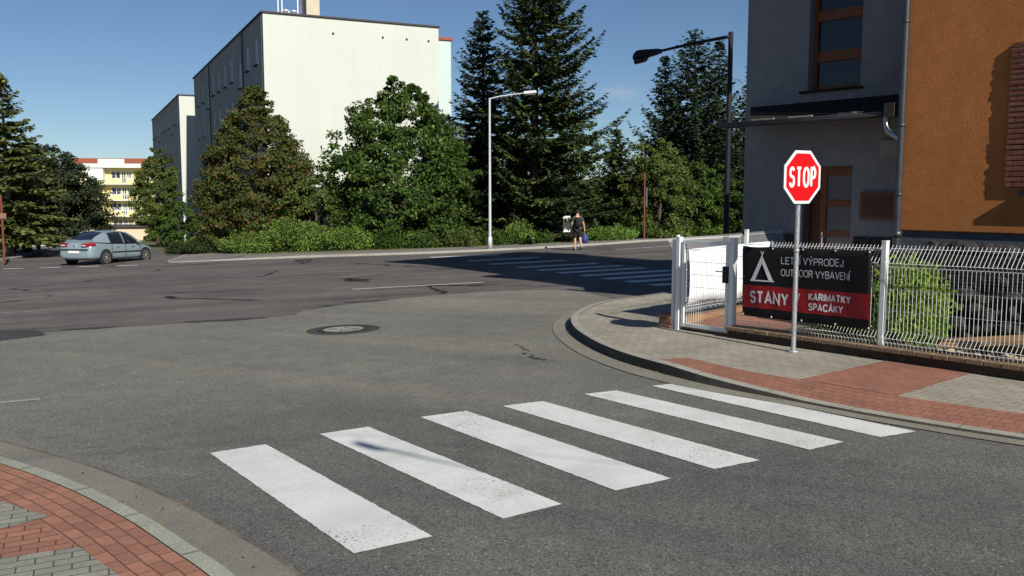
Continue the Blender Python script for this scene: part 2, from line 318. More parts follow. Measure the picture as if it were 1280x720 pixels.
class MB:
    def __init__(s): s.v = []; s.f = []; s.sm = []
    def add(s, vs, fs, smooth=False):
        n = len(s.v); s.v += [tuple(v) for v in vs]; s.f += [tuple(i + n for i in f) for f in fs]; s.sm += [smooth]*len(fs); return s
    def box(s, c, d, rz=0, M=None):
        x, y, z = (q/2 for q in d)
        vs = [Vector((a*x, b*y, e*z)) for e in (-1, 1) for b in (-1, 1) for a in (-1, 1)]
        Mx = Matrix.Translation(c) @ Matrix.Rotation(rz, 4, 'Z') @ (M if M else Matrix())
        return s.add([Mx @ v for v in vs], [(0, 2, 3, 1), (4, 5, 7, 6), (0, 1, 5, 4), (1, 3, 7, 5), (3, 2, 6, 7), (2, 0, 4, 6)])
    def b2(s, x0, x1, y0, y1, z0, z1): return s.box(((x0+x1)/2, (y0+y1)/2, (z0+z1)/2), (x1-x0, y1-y0, z1-z0))
    def tube(s, pts, r, n=8, cap=True, smooth=True):
        pts = [Vector(p) for p in pts]; rs = r if hasattr(r, '__len__') else [r]*len(pts)
        vs = []; fs = []; prev = None
        for i, p in enumerate(pts):
            d = (pts[min(i+1, len(pts)-1)] - pts[max(i-1, 0)]).normalized()
            if prev is None: u = d.orthogonal().normalized()
            else: u = (prev - d*prev.dot(d)); u = u.normalized() if u.length > 1e-6 else d.orthogonal().normalized()
            prev = u; wv = d.cross(u)
            for k in range(n):
                a = 2*pi*(k + .5)/n; vs.append(p + (u*cos(a) + wv*sin(a))*rs[i])
        for i in range(len(pts)-1):
            for k in range(n): fs.append((i*n+k, i*n+(k+1) % n, (i+1)*n+(k+1) % n, (i+1)*n+k))
        s.add(vs, fs, smooth)
        if cap: s.add(vs[:n], [tuple(range(n))[::-1]]); s.add(vs[-n:], [tuple(range(n))])
        return s
    def lathe(s, prof, n=24, M=None, smooth=True):
        vs = []; fs = []
        for r, z in prof:
            for k in range(n): vs.append(Vector((r*cos(2*pi*k/n), r*sin(2*pi*k/n), z)))
        for i in range(len(prof)-1):
            for k in range(n): fs.append((i*n+k, i*n+(k+1) % n, (i+1)*n+(k+1) % n, (i+1)*n+k))
        if M: vs = [M @ v for v in vs]
        return s.add(vs, fs, smooth)
    def prism(s, poly, z0, z1):
        n = len(poly); vs = [(*p, z0) for p in poly] + [(*p, z1) for p in poly]
        return s.add(vs, [tuple(range(n))[::-1], tuple(range(n, 2*n))] + [(i, (i+1) % n, n+(i+1) % n, n+i) for i in range(n)])
    def build(s, name, m, parent=None, bevel=0, xf=None):
        me = bpy.data.meshes.new(name)
        vs = [xf(*v) for v in s.v] if xf else s.v
        me.from_pydata(vs, [], s.f); me.materials.append(MATS[m])
        me.polygons.foreach_set('use_smooth', s.sm)
        bm = bmesh.new(); bm.from_mesh(me); bmesh.ops.recalc_face_normals(bm, faces=bm.faces); bm.to_mesh(me); bm.free()
        o = bpy.data.objects.new(name, me); COL.objects.link(o)
        if parent: o.parent = parent
        if bevel:
            md = o.modifiers.new('bevel', 'BEVEL'); md.width = bevel; md.segments = 2; md.limit_method = 'ANGLE'
        return o
def tag(o, label=None, cat=None, group=None, kind=None):
    if label: o['label'] = label
    if cat: o['category'] = cat
    if group: o['group'] = group
    if kind: o['kind'] = kind
    return o
def thing(name, label, cat, loc=(0, 0, 0), rz=0, group=None):
    o = bpy.data.objects.new(name, None); COL.objects.link(o); o.location = loc; o.rotation_euler = (0, 0, rz); o.empty_display_size = .2
    return tag(o, label, cat, group)
def drape(name, poly, m, h=0, thick=0, kind='structure', hole=None):
    """flat polygon laid on the sloping ground, optional downward thickness"""
    bm = bmesh.new(); vs = [bm.verts.new((x, y, 0)) for x, y in poly]; bm.faces.new(vs)
    for yy in (45, 110):
        g = bm.verts[:] + bm.edges[:] + bm.faces[:]
        bmesh.ops.bisect_plane(bm, geom=g, plane_co=(0, yy, 0), plane_no=(0, 1, 0))
    bmesh.ops.triangulate(bm, faces=bm.faces[:], ngon_method='EAR_CLIP')
    if thick:
        r = bmesh.ops.extrude_face_region(bm, geom=bm.faces[:])
        for v in r['geom']:
            if isinstance(v, bmesh.types.BMVert): v.co.z = 1
    for v in bm.verts:
        up = v.co.z > .5 or not thick
        v.co.z = zg(v.co.x, v.co.y) + (h if up else h - thick)
    bmesh.ops.recalc_face_normals(bm, faces=bm.faces)
    if not thick:
        for f in bm.faces:
            if f.normal.z < 0: f.normal_flip()
    me = bpy.data.meshes.new(name); bm.to_mesh(me); bm.free(); me.materials.append(MATS[m])
    o = bpy.data.objects.new(name, me); COL.objects.link(o)
    if kind: o['kind'] = kind
    return o
def catmull(pts, k=6):
    P = [Vector(p) for p in pts]; P = [P[0]*2-P[1]] + P + [P[-1]*2-P[-2]]; o = []
    for i in range(1, len(P)-2):
        for j in range(k):
            t = j/k; a, b_, c, d = P[i-1:i+3]
            o.append(.5*((2*b_) + (c-a)*t + (2*a-5*b_+4*c-d)*t*t + (-a+3*b_-3*c+d)*t**3))
    o.append(P[-2]); return [tuple(v) for v in o]
def offset(c, d):
    """shift a plan curve sideways (left of travel positive); d number or list"""
    o = []
    for i, p in enumerate(c):
        a = Vector(c[max(i-1, 0)][:2]); b_ = Vector(c[min(i+1, len(c)-1)][:2]); t = (b_-a).normalized()
        n = Vector((-t.y, t.x)); dd = d[i] if hasattr(d, '__len__') else d
        o.append((p[0]+n.x*dd, p[1]+n.y*dd))
    return o
def band(name, c0, c1, h0, h1, m, skirt=None, kind='structure'):
    """ribbon between two plan curves with UVs in metres; skirt = drop at c0 side"""
    n = len(c0); H0 = h0 if hasattr(h0, '__len__') else [h0]*n; H1 = h1 if hasattr(h1, '__len__') else [h1]*n
    vs = []; uv = []; s = 0
    for i in range(n):
        if i: s += math.dist(c0[i], c0[i-1])
        wd = math.dist(c0[i], c1[i])
        for (p, hh, v) in ((c0[i], H0[i], 0), (c1[i], H1[i], wd)):
            vs.append((p[0], p[1], zg(*p[:2])+hh)); uv.append((s, v))
    fs = [(2*i, 2*i+2, 2*i+3, 2*i+1) for i in range(n-1)]
    if skirt:
        k = len(vs)
        for i in range(n):
            p = c0[i]; vs.append((p[0], p[1], zg(*p[:2])+H0[i]-skirt)); uv.append((uv[2*i][0], -.1))
        fs += [(k+i, k+i+1, 2*i+2, 2*i) for i in range(n-1)]
    me = bpy.data.meshes.new(name); me.from_pydata(vs, [], fs); me.materials.append(MATS[m])
    ul = me.uv_layers.new(name='UVMap')
    for l in me.loops: ul.data[l.index].uv = uv[l.vertex_index]
    bm = bmesh.new(); bm.from_mesh(me)
    for f in bm.faces:
        if f.normal.z < -.01: f.normal_flip()
    bm.to_mesh(me); bm.free()
    o = bpy.data.objects.new(name, me); COL.objects.link(o)
    if kind: o['kind'] = kind
    return o

# ================= THE GROUND =================
xs = [-2500, -60, 60, 2500]; ys = [-400, -30, 45, 110, 4000]
g = MB()
vs = [(x, y, zg(x, y)-.035) for y in ys for x in xs]
g.add(vs, [(j*4+i, j*4+i+1, (j+1)*4+i+1, (j+1)*4+i) for j in range(4) for i in range(3)])
tag(g.build('ground', 'grass_ground'), kind='structure')
drape('side_road', [(-60, -30), (16, -30), (16, 19), (9, 26), (-60, 24)], 'asphalt_side', 0)
seam = [(-60, 9), (-30, 12.2), (-18, 13.8), (-9, 15.5), (-8.5, 16.35), (-7.4, 16.75), (-6, 17.15), (-5.2, 17.5), (-4.38, 17.95), (-4.4, 18.7), (-3.6, 19.7), (-2.6, 20.6), (-1.7, 21.2), (-.78, 21.6), (.97, 21.75), (1.7, 21.0), (2.3, 18.9), (3.6, 19.6)]
FAR = [(-15.0, 38.1), (-11.8, 38.75), (-8.5, 39.2), (-4.2, 39.5), (-1.0, 40.4), (3.22, 42.4), (8.3, 46.3), (22, 55.5), (60, 81)]
drape('main_road', seam + [(10, 25.3), (30, 41), (60, 64)] + FAR[::-1] + [(-23, 37.6), (-60, 34)], 'asphalt_main', .004)
drape('back_road', [(-14.8, 37.5), (-15.2, 42), (-20, 52), (-36, 86), (-49, 92), (-35, 62), (-27, 48), (-23.4, 37)], 'asphalt_main', .008)
drape('asphalt_patch', [(-12, 16.9), (-9.67, 16.74), (-8.89, 16.59), (-8.34, 15.87), (-8.85, 15.31), (-12.2, 14.9)], 'asphalt_dark', .009)

# right corner: gutter, kerb, pavement
KR = [(14, 27.4), (8.0, 22.9), (3.9, 19.6), (2.75, 18.6), (1.95, 17.9), (1.42, 16.95), (1.05, 15.6), (.98, 14.3), (1.12, 13.0), (1.36, 11.9), (1.70, 10.98), (2.24, 9.95), (2.97, 8.95), (3.5, 8.25), (4.32, 7.36), (5.7, 6.1), (7.6, 4.7), (12, 2.4)]
KRc = catmull(KR, 5)
KRc = [p[:2] for p in [(x, y) for x, y in KRc]]
def hk(p):  # kerb upstand drops to a flush crossing by the zebra
    y = p[1]
    return .13 if y > 10.6 else (.03 if y < 8.9 else .03 + .10*(y-8.9)/1.7)
hr = [hk(p) for p in KRc]
GW = [-.30 if p[1] > 10.5 else (-.17 if p[1] < 9 else -.17-.13*(p[1]-9)/1.5) for p in KRc]
band('gutter', offset(KRc, GW), offset(KRc, .0), .010, .008, 'gutter_concrete')
band('kerb', offset(KRc, .008), offset(KRc, .13), hr, [h+.003 for h in hr], 'kerb_stone')
band('kerb_face_shade', offset(KRc, 0), offset(KRc, .008), [.0 for h in hr], hr, 'kerb_face_shade')
J = offset(KRc, .60)
ridx = [i for i, p in enumerate(KRc) if p[1] < 11.0]
i0 = ridx[0]
band('pavement_edge', offset(KRc, .13)[:i0+1], J[:i0+1], [h-.005 for h in hr[:i0+1]], .1, 'grey_pavers')
band('tactile_strip', offset(KRc, .13)[i0:], J[i0:], hr[i0:], .1, 'red_band_right')
drape('pavement', J + [(16, 8), (30, 16), (30, 36)], 'grey_pavers', .1)
jj = [p for p in J if 8.72 < p[1] < 9.75]
drape('tactile_path', jj + [(5.35, 9.98), (5.0, 10.42), (4.6, 10.72)], 'red_pavers', .104)

# left corner
KL = [(-16, 13.6), (-9.5, 10.6), (-6.4, 8.95), (-4.5, 7.69), (-3.42, 6.86), (-2.59, 6.08), (-2.02, 5.46), (-1.54, 4.9), (-1.05, 4.1), (-.7, 3.2), (-.45, 2.0), (-.4, 0), (-.8, -4)]
KLc = [p[:2] for p in catmull(KL, 5)]
band('gutter_left', offset(KLc, .29), offset(KLc, 0), .008, .010, 'gutter_left')
band('joint_left', offset(KLc, .315), offset(KLc, .29), .009, .009, 'joint_dirt')
band('joint_kerb_left', offset(KLc, .0), offset(KLc, -.012), .014, .014, 'joint_dirt')
band('kerb_left', offset(KLc, -.012), offset(KLc, -.13), .032, .038, 'kerb_left', skirt=.05)
band('joint_inner_left', offset(KLc, -.13), offset(KLc, -.142), .030, .030, 'joint_dirt')
band('red_strip_left', offset(KLc, -.142), offset(KLc, -.56), .040, .040, 'red_pavers_band')
drape('pavement_left', offset(KLc, -.56) + [(-16, -4)], 'red_pavers_left', .04)
drape('grey_paving', [(-3.72, 6.36), (-3.22, 6.02), (-3.42, 5.80), (-5.2, 6.3), (-5.2, 7.1)], 'grey_pavers_left', .044)
drape('grey_paving', [(-3.3, 5.22), (-2.72, 5.43), (-2.2, 4.9), (-1.6, 4.0), (-3.6, 3.4), (-4.6, 4.8)], 'grey_pavers_left', .044)

def cross_joints(name, c, d0, d1, h0, h1, step, m='joint_dirt'):
    q = MB(); L_ = 0; nxt = .4
    A0, A1 = offset(c, d0), offset(c, d1)
    for i in range(1, len(c)):
        L_ += math.dist(c[i], c[i-1])
        if L_ > nxt:
            nxt += step; a = Vector(A0[i]); b_ = Vector(A1[i]); t_ = Vector((-(b_-a).y, (b_-a).x)).normalized()*.005
            ha = h0[i] if hasattr(h0, '__len__') else h0; hb = h1[i] if hasattr(h1, '__len__') else h1
            q.add([(*(a-t_), zg(*a)+ha), (*(b_-t_), zg(*b_)+hb), (*(b_+t_), zg(*b_)+hb), (*(a+t_), zg(*a)+ha)], [(0, 1, 2, 3)])
    tag(q.build(name, m), kind='structure')
cross_joints('kerb_joints', KLc, -.014, -.128, .036, .042, 1.0)
cross_joints('kerb_joints', KRc, .005, .128, [h+.003 for h in hr], [h+.006 for h in hr], 1.0)
# far pavement, kerb
FARc = [p[:2] for p in catmull([(-17.8, 50), (-15.9, 42.5), (-15.2, 39.4), (-14.6, 38.5), (-13.2, 38.5)] + FAR[1:], 4)]
fk = [.02+.08*min(1, max(0, (p[0]+14.5)/5)) for p in FARc]
band('far_kerb', FARc, offset(FARc, .16), fk, [h+.004 for h in fk], 'kerb_far', skirt=.12)
wd = [3.2 if p[1] < 43 or p[0] < 0 else 4.2 for p in FARc]
band('far_pavement', offset(FARc, .16), offset(FARc, wd), fk, .10, 'asphalt_pave')
LK = [(-60, 36), (-30, 38.2), (-25, 38.6), (-23.8, 39.4), (-24.6, 44), (-27.5, 51), (-40, 78)]
LKc = [p[:2] for p in catmull(LK, 4)]
band('far_kerb_left', LKc, offset(LKc, .18), .12, .125, 'kerb_far', skirt=.14)
band('far_pavement_left', offset(LKc, .18), offset(LKc, 2.2), .12, .12, 'asphalt_pave')

# painted markings
ZEB = [[(-2.66, 7.69), (-2.23, 7.93), (-0.51, 5.55), (-0.97, 5.3)], [(-1.81, 8.25), (-1.39, 8.48), (0.35, 6.1), (-0.06, 5.84)], [(-0.92, 8.82), (-0.47, 9.04), (1.21, 6.61), (0.76, 6.36)], [(-0.1, 9.22), (0.33, 9.39), (1.99, 7.02), (1.58, 6.82)], [(0.79, 9.69), (1.17, 9.83), (2.84, 7.49), (2.48, 7.28)], [(1.59, 10.02), (1.93, 10.15), (3.58, 7.76), (3.2, 7.61)]]
def ragged(q, amp=.004, step=.03):
    o = []
    for a, b_ in zip(q, q[1:]+q[:1]):
        n = max(1, int(math.dist(a, b_)/step))
        for i in range(n):
            t_ = i/n; j = amp if i else 0
            o.append((a[0]+(b_[0]-a[0])*t_+random.uniform(-j, j), a[1]+(b_[1]-a[1])*t_+random.uniform(-j, j)))
    return o
for q in ZEB: drape('zebra_stripe', ragged(q), 'road_paint', .006)
FL = [(-3.34, 36.65), (-1.67, 33.6), (-.76, 31.35), (.2, 29.4), (.82, 27.95), (1.39, 26.7), (1.95, 25.4), (2.5, 24.2), (2.98, 23.1), (3.44, 22.0)]
for i, (x, y) in enumerate(FL):
    d = Vector((.93, .36)).normalized() if i else Vector((.98, .18)); n = Vector((-d.y, d.x)); a = Vector((x, y)); ln = 2.9; hw = .27
    drape('far_zebra_stripe', [tuple(a-n*hw), tuple(a+d*ln-n*hw), tuple(a+d*ln+n*hw), tuple(a+n*hw)], 'road_paint', .010)
def stroke(name, p, q, wdt, m, h=.010):
    a = Vector(p); b_ = Vector(q); n = Vector((-(b_-a).y, (b_-a).x)).normalized()*wdt/2
    drape(name, [tuple(a-n), tuple(b_-n), tuple(b_+n), tuple(a+n)], m, h)
stroke('centre_line', (-4.16, 23.19), (-.76, 24.25), .12, 'road_paint')
stroke('centre_line', (-13.8, 18.9), (-9.95, 20.3), .12, 'worn_paint')
stroke('lane_line', (-8.2, 29.2), (-3.2, 30.6), .12, 'worn_paint')
stroke('edge_line', (4.5, 38.6), (13, 44.6), .13, 'road_paint')
stroke('edge_line', (4.2, 34.0), (7.8, 36.3), .13, 'worn_paint')
for x in (-20.82, -19.3, -17.7, -16.1):
    stroke('edge_dash', (x-.2, 36.9), (x+.65, 36.9), .3, 'road_paint', .014)
stroke('edge_line', (-15.2, 36.9), (-9.5, 37.3), .15, 'worn_paint')
stroke('paint_smudge', (-5.95, 10.08), (-5.5, 10.25), .09, 'smudge_paint', .005)
for cx, cy, rx, ry in ((-5.6, 17.35, .75, .16), (-7.9, 16.65, .5, .15), (-3.3, 20.1, .5, .12)):
    drape('tar_patch', [(cx+rx*cos(a)*(1+.15*sin(3*a)), cy+ry*sin(a)*(1+.2*cos(5*a))+.25*rx*cos(a)) for a in [k*pi/12 for k in range(24)]], 'asphalt_dark', .0075)
# oily drips on the junction
sp = MB()
for i in range(16):
    tt = random.random(); cx = 0.05+.32*tt+random.gauss(0, .05); cy = 13.3-1.4*tt+random.gauss(0, .05); r = random.uniform(.015, .055)
    pts = [(cx+r*cos(a)*1.0*random.uniform(.7, 1.2), cy+r*1.5*sin(a)*random.uniform(.7, 1.2)) for a in [k*pi/4 for k in range(8)]]
    sp.add([(x, y, zg(x, y)+.004) for x, y in pts], [tuple(range(8))])
tag(sp.build('tar_spots', 'asphalt_dark'), kind='structure')

# ================= BUILDINGS =================
def facade(mb, o, U, V, N, w_, h_, holes, depth=.16):
    """wall face with real openings; N points outwards, reveals go inwards"""
    o, U, V, N = map(Vector, (o, U, V, N))
    us = sorted({0, w_, *[q for hh in holes for q in hh[:2]]}); vs_ = sorted({0, h_, *[q for hh in holes for q in hh[2:]]})
    P = lambda u, v, d=0: o+U*u+V*v-N*d
    for i in range(len(us)-1):
        for j in range(len(vs_)-1):
            cu, cv = (us[i]+us[i+1])/2, (vs_[j]+vs_[j+1])/2
            if any(a < cu < b_ and c < cv < d for a, b_, c, d in holes): continue
            mb.add([P(us[i], vs_[j]), P(us[i+1], vs_[j]), P(us[i+1], vs_[j+1]), P(us[i], vs_[j+1])], [(0, 1, 2, 3)])
    for a, b_, c, d in holes:
        mb.add([P(a, c), P(b_, c), P(b_, d), P(a, d), P(a, c, depth), P(b_, c, depth), P(b_, d, depth), P(a, d, depth)],
               [(0, 1, 5, 4), (1, 2, 6, 5), (2, 3, 7, 6), (3, 0, 4, 7)])
WINCACHE = {}
def far_window(root, y, z, wd, hh, kind):
    """window in a facade that faces local -X: frame part with its pane"""
    key = (round(wd, 2), round(hh, 2), kind)
    if key not in WINCACHE:
        f = MB(); t = .07
        f.b2(-.02, .04, -wd/2, wd/2, 0, t); f.b2(-.02, .04, -wd/2, wd/2, hh-t, hh)
        f.b2(-.02, .04, -wd/2, -wd/2+t, t, hh-t); f.b2(-.02, .04, wd/2-t, wd/2, t, hh-t)
        f.b2(-.022, .038, -.03, .03, t, hh-t)
        p = MB(); p.b2(.0, .02, -wd/2+t, wd/2-t, t, hh-t)
        fo = f.build('window', 'white_frame'); po = p.build('pane', 'window_pane_far', fo)
        sb = MB(); sb.b2(-.2, -.02, -wd/2-.05, wd/2+.05, -.06, -.003); so = sb.build('sill', 'roof_trim', fo)
        WINCACHE[key] = (fo, po, so); fresh = True
    else: fresh = False
    fo, po, so = WINCACHE[key]
    if fresh: c = fo; 
    else:
        c = fo.copy(); COL.objects.link(c)
        for q in (po, so):
            d = q.copy(); COL.objects.link(d); d.parent = c
    c.parent = root; c.location = (.035, y, z)
    return c
BA = math.atan2(.437, .899)
def panel_block(label, loc, zt, zb, L, W, cols, stairs, rows, kind, top_off=1.2):
    WINCACHE.clear()
    root = thing('apartment_block', label, 'apartment block', loc, BA)
    m = MB(); holes = []; wins = []
    for r in range(rows):
        z = zt-top_off-1.42-2.8*r
        for y in cols: holes.append((y-.45, y+.45, z-zb, z+1.42-zb)); wins.append((y, z, .9, 1.42))
        for y in stairs:
            zz = z-.75; holes.append((y-.45, y+.45, zz-zb, zz+1.5-zb)); wins.append((y, zz, .9, 1.5))
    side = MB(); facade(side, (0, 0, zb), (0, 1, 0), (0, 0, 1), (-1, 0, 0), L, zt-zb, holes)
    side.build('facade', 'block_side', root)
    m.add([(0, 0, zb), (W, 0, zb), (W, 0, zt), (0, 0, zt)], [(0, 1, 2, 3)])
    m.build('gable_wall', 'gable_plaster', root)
    m = MB(); m.add([(W, 0, zb), (W, L, zb), (0, L, zb), (0, L, zt), (W, L, zt), (W, 0, zt)], [(0, 1, 4, 5), (1, 2, 3, 4)])
    m.build('rear_wall', 'block_side', root)
    m = MB(); m.b2(.3, W-.3, .3, L-.3, zb, zt-.4); m.build('core', 'roof_felt', root)
    m = MB(); t = .09
    m.b2(-.10, W+.08, -.10, .22, zt, zt+t); m.b2(-.10, .22, .22, L, zt, zt+t); m.b2(W-.22, W+.08, .22, L, zt, zt+t); m.b2(-.1, W+.08, L, L+.2, zt, zt+t)
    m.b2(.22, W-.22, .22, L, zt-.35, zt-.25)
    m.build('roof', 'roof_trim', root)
    for y, z, wd, hh in wins: far_window(root, y, z, wd, hh, kind)
    return root
colsA = [2.1, 5.1, 11.3, 14.3, 17.3, 20.2, 26.3, 29.3]
b1 = panel_block('long grey panel block with bright white windowless gable, chimney and roof vents', (-14.0, 51.6, 0), 12.15, -5, 32.3, 10.55, colsA, [7.9, 23.2], 5, 'a')
m = MB(); m.b2(10.56, 12.1, 1.8, 12, -4, 11.75); m.build('annex', 'annex_plaster', b1)
m = MB(); m.b2(10.5, 12.2, 1.7, 12.1, 11.75, 11.92); m.build('annex_roof', 'red_trim', b1)
m = MB(); m.b2(3.9, 4.75, 6.0, 7.2, 12.0, 14.9); m.build('chimney', 'chimney_plaster', b1, .01)
m = MB()
for x, y, hh in ((1.2, 1.6, 1.15), (1.45, 1.7, 1.1), (1.9, 1.9, .55), (2.35, 1.6, 1.2)): m.tube([(x, y, 11.9), (x, y, 12.2+hh)], .045, 6)
for x, y in ((1.62, 1.5), (2.1, 1.5)): m.lathe([(0, 12.0), (.09, 12.0), (.09, 12.62), (.16, 12.64), (.16, 12.70), (0, 12.74)], 10, Matrix.Translation((x, y, 0)))
m.b2(1.2, 2.7, 1.3, 2.2, 12.0, 12.32)
m.build('roof_vents', 'white_frame', b1)
m = MB(); m.tube([(3.2, 4, 12.0), (3.2, 4, 14.6)], .035, 6); m.tube([(3.2, 4, 13.9), (2.1, 5.2, 12.1)], .012, 4); m.build('antenna', 'rust_red', b1)
m = MB()
for x in (4.0, 7.0, 8.5, 9.9): m.lathe([(0, 0), (.07, 0), (.07, .03), (0, .03)], 8, Matrix.Translation((x, -.002, 11.3)) @ Matrix.Rotation(R(90), 4, 'X'))
m.build('wall_vents', 'roof_trim', b1)
m = MB()
for y in (.12, 6.6, 22.0): m = MB(); m.tube([(-.08, y, 12.1), (-.08, y, -4)], .05, 6); m.build('downpipe', 'downpipe_metal', b1)
colsB = [2.1, 4.6, 9.6, 12.6, 15.6, 18.6, 24.4, 27.4, 30.2]
b2 = panel_block('farther grey panel block with white gable strip, left of the large white gable', (-30.9, 84.5, 0), 11.15, -6, 32, 9.5, colsB, [7.2, 21.6], 5, 'b', 1.0)
m = MB(); m.b2(-.3, 0, 6.5, 8.0, -6, -1.6); m.build('entrance_porch', 'plinth_dark', b2)

# yellow block of flats
yb = thing('yellow_apartment_block', 'yellow block of flats with white balconies and red roof fascia, beyond the car', 'apartment block', (-76.5, 157, 0), R(8))
zt = 6.6; W = 15.5
holes = []; wl = []
for r in range(4):
    z0 = zt-2.75-2.8*r+.25
    for (a, b_) in ((6.4, 8.0), (8.15, 8.9), (9.0, 9.8), (12.4, 13.4)):
        lo = z0-.2 if (a == 8.15) else z0+.55
        holes.append((a, b_, lo+9, z0+2.0+9)); wl.append((a, b_, lo, z0+2.0))
m = MB(); facade(m, (0, 0, -9), (1, 0, 0), (0, 0, 1), (0, -1, 0), W, zt+9, holes, .2)
m.b2(0, W, .5, 11, -9, zt); m.build('wall', 'yellow_plaster', yb)
for a, b_, lo, hi in wl:
    f = MB(); f.b2(a, b_, .1, .15, lo, lo+.1); f.b2(a, b_, .1, .15, hi-.1, hi); f.b2(a, a+.1, .1, .15, lo+.1, hi-.1); f.b2(b_-.1, b_, .1, .15, lo+.1, hi-.1)
    f.b2((a+b_)/2-.06, (a+b_)/2+.06, .098, .148, lo+.1, hi-.1)
    fo = f.build('window', 'white_frame', yb); p = MB(); p.b2(a+.08, b_-.08, .15, .19, lo+.08, hi-.08); p.build('pane', 'window_pane_far', fo)
m = MB(); m.b2(-.4, W+.4, -1.6, 11.3, zt, zt+.75); m.build('white_attic', 'white_plaster', yb)
m = MB(); m.b2(-.45, 4.8, -1.66, 11.35, zt+.753, zt+1.5); m.b2(9.2, W+.45, -1.66, 11.35, zt+.753, zt+1.5); m.b2(-.3, W+.3, -1.3, 11, zt+1.503, zt+1.62); m.build('roof', 'red_trim', yb)
m = MB(); m.b2(4.8, 9.2, -1.6, 3, zt+.753, zt+1.5); m.build('dormer', 'white_plaster', yb)
m = MB(); m.b2(2.2, 5.5, -1.4, -.002, zt-2.1, zt-.02); m.build('bay', 'white_plaster', yb)
for r in range(4):
    z = zt-2.8*(r+1)+.02
    m = MB(); m.b2(.2, W-.2, -1.5, -.005, z-.12, z+.05); m.b2(.2, W-.2, -1.5, -1.45, z+.95, z+1.02)
    for k in range(52): m.b2(.25+k*.29, .28+k*.29, -1.49, -1.46, z+.05, z+.95)
    for a in (.2, 11.4): m.b2(a, a+1.6, -1.53, -1.505, z+.10, z+.85)
    m.build('balcony', 'chimney_plaster' if r == 3 else 'white_plaster', yb)

# low beige garage and pale house seen through the trees
m = thing('garage_row', 'low beige garage wall with flat roof in shade beyond the silver car', 'garage', (-66, 112, 0), R(12))
q = MB(); q.b2(0, 26, 0, 5, -7, -2.2); q.build('wall', 'beige_plaster', m)
q = MB(); q.b2(-.3, 26.3, -.4, 5.3, -2.197, -2.0); q.build('roof', 'roof_trim', m)
def small_house(label, loc, rz, wm, wdt=11, dep=8, h=4.2, zb=-3):
    hs = thing('small_house', label, 'house', loc, rz)
    holes = [(a, a+1.1, 1.2-zb, 2.5-zb) for a in (1.2, 4.2, 7.6)]
    q = MB(); facade(q, (0, 0, zb), (1, 0, 0), (0, 0, 1), (0, -1, 0), wdt, h-zb, holes, .15)
    q.add([(wdt, 0, zb), (wdt, dep, zb), (wdt, dep, h), (wdt, dep/2, h+1.9), (wdt, 0, h)], [(0, 1, 2, 3, 4)])
    q.add([(0, 0, zb), (0, dep, zb), (0, dep, h), (0, dep/2, h+1.9), (0, 0, h)], [(4, 3, 2, 1, 0)])
    q.b2(.3, wdt-.3, .4, dep-.3, zb, h-.2)
    q.build('wall', wm, hs)
    q = MB()
    q.add([(-.4, -.5, h-.3), (wdt+.4, -.5, h-.3), (wdt+.4, dep/2, h+2.02), (-.4, dep/2, h+2.02), (-.4, dep+.5, h-.3), (wdt+.4, dep+.5, h-.3)], [(0, 1, 2, 3), (3, 2, 5, 4)])
    r_ = q.build('roof', 'roof_tiles', hs); sd = r_.modifiers.new('s', 'SOLIDIFY'); sd.thickness = .18; sd.offset = 1
    for a, b_, c, d in holes:
        f = MB(); lo = c+zb; hi = d+zb
        f.b2(a, b_, .07, .12, lo, lo+.08); f.b2(a, b_, .07, .12, hi-.08, hi); f.b2(a, a+.08, .07, .12, lo+.08, hi-.08); f.b2(b_-.08, b_, .07, .12, lo+.08, hi-.08); f.b2((a+b_)/2-.04, (a+b_)/2+.04, .068, .118, lo+.08, hi-.08)
        fo = f.build('window', 'white_frame', hs); p = MB(); p.b2(a+.06, b_-.06, .12, .15, lo+.06, hi-.06); p.build('pane', 'window_pane_far', fo)
    return hs
small_house('pale house with red tiled roof glimpsed between trees right of the walking person', (9.5, 66, 0), R(18), 'white_plaster', 12, 8, 1.0, -4)

# ---- the orange and grey house ----
O = (2.62, 13.99); HA = R(-50.5)
hs = thing('corner_house', 'orange and grey rendered corner house with brown door behind the white fence', 'house', (O[0], O[1], 0), HA)
yg, yo, x0g, xo, x1 = 3.7, 2.6, -1.53, 2.1, 13
ztop, zto = 11.9, 8.6
gw = [(-.20, .82, 3.86+1, 5.75+1), (-.20, .82, 7.4+1, 9.2+1), (-.22, .74, .3+1, 2.5+1)]
# grey front with window and door openings (u measured from x0g)
H = [(a-x0g, b_-x0g, c, d) for a, b_, c, d in gw]
q = MB(); facade(q, (x0g, yg, -1), (1, 0, 0), (0, 0, 1), (0, -1, 0), xo-x0g, ztop+1, H, .30)
q.add([(x0g, yg, -1), (x0g, 9.7, -1), (x0g, 9.7, ztop), (x0g, yg, ztop)], [(0, 1, 2, 3)])
q.add([(x0g, 9.7, -1), (xo, 9.7, -1), (xo, 9.7, ztop), (x0g, 9.7, ztop)], [(0, 1, 2, 3)])
q.add([(xo, yg, zto), (xo, 9.7, zto), (xo, 9.7, ztop), (xo, yg, ztop)], [(0, 1, 2, 3)])
q.build('grey_wall', 'grey_render', hs)
q = MB(); q.b2(xo, x1, yo, 9.7, 1.44, zto); q.build('orange_wall', 'orange_render', hs, .02)
q = MB(); q.b2(xo+.03, x1-.03, yo+.04, 9.66, -1, 1.437); q.build('plinth', 'plinth_dark', hs)
q = MB(); q.b2(x0g-.3, xo, yg-.55, 10.2, ztop, ztop+.15); q.b2(xo-.1, x1+.4, yo-.5, 10.2, zto+.003, zto+.18); q.build('roof', 'roof_felt', hs)

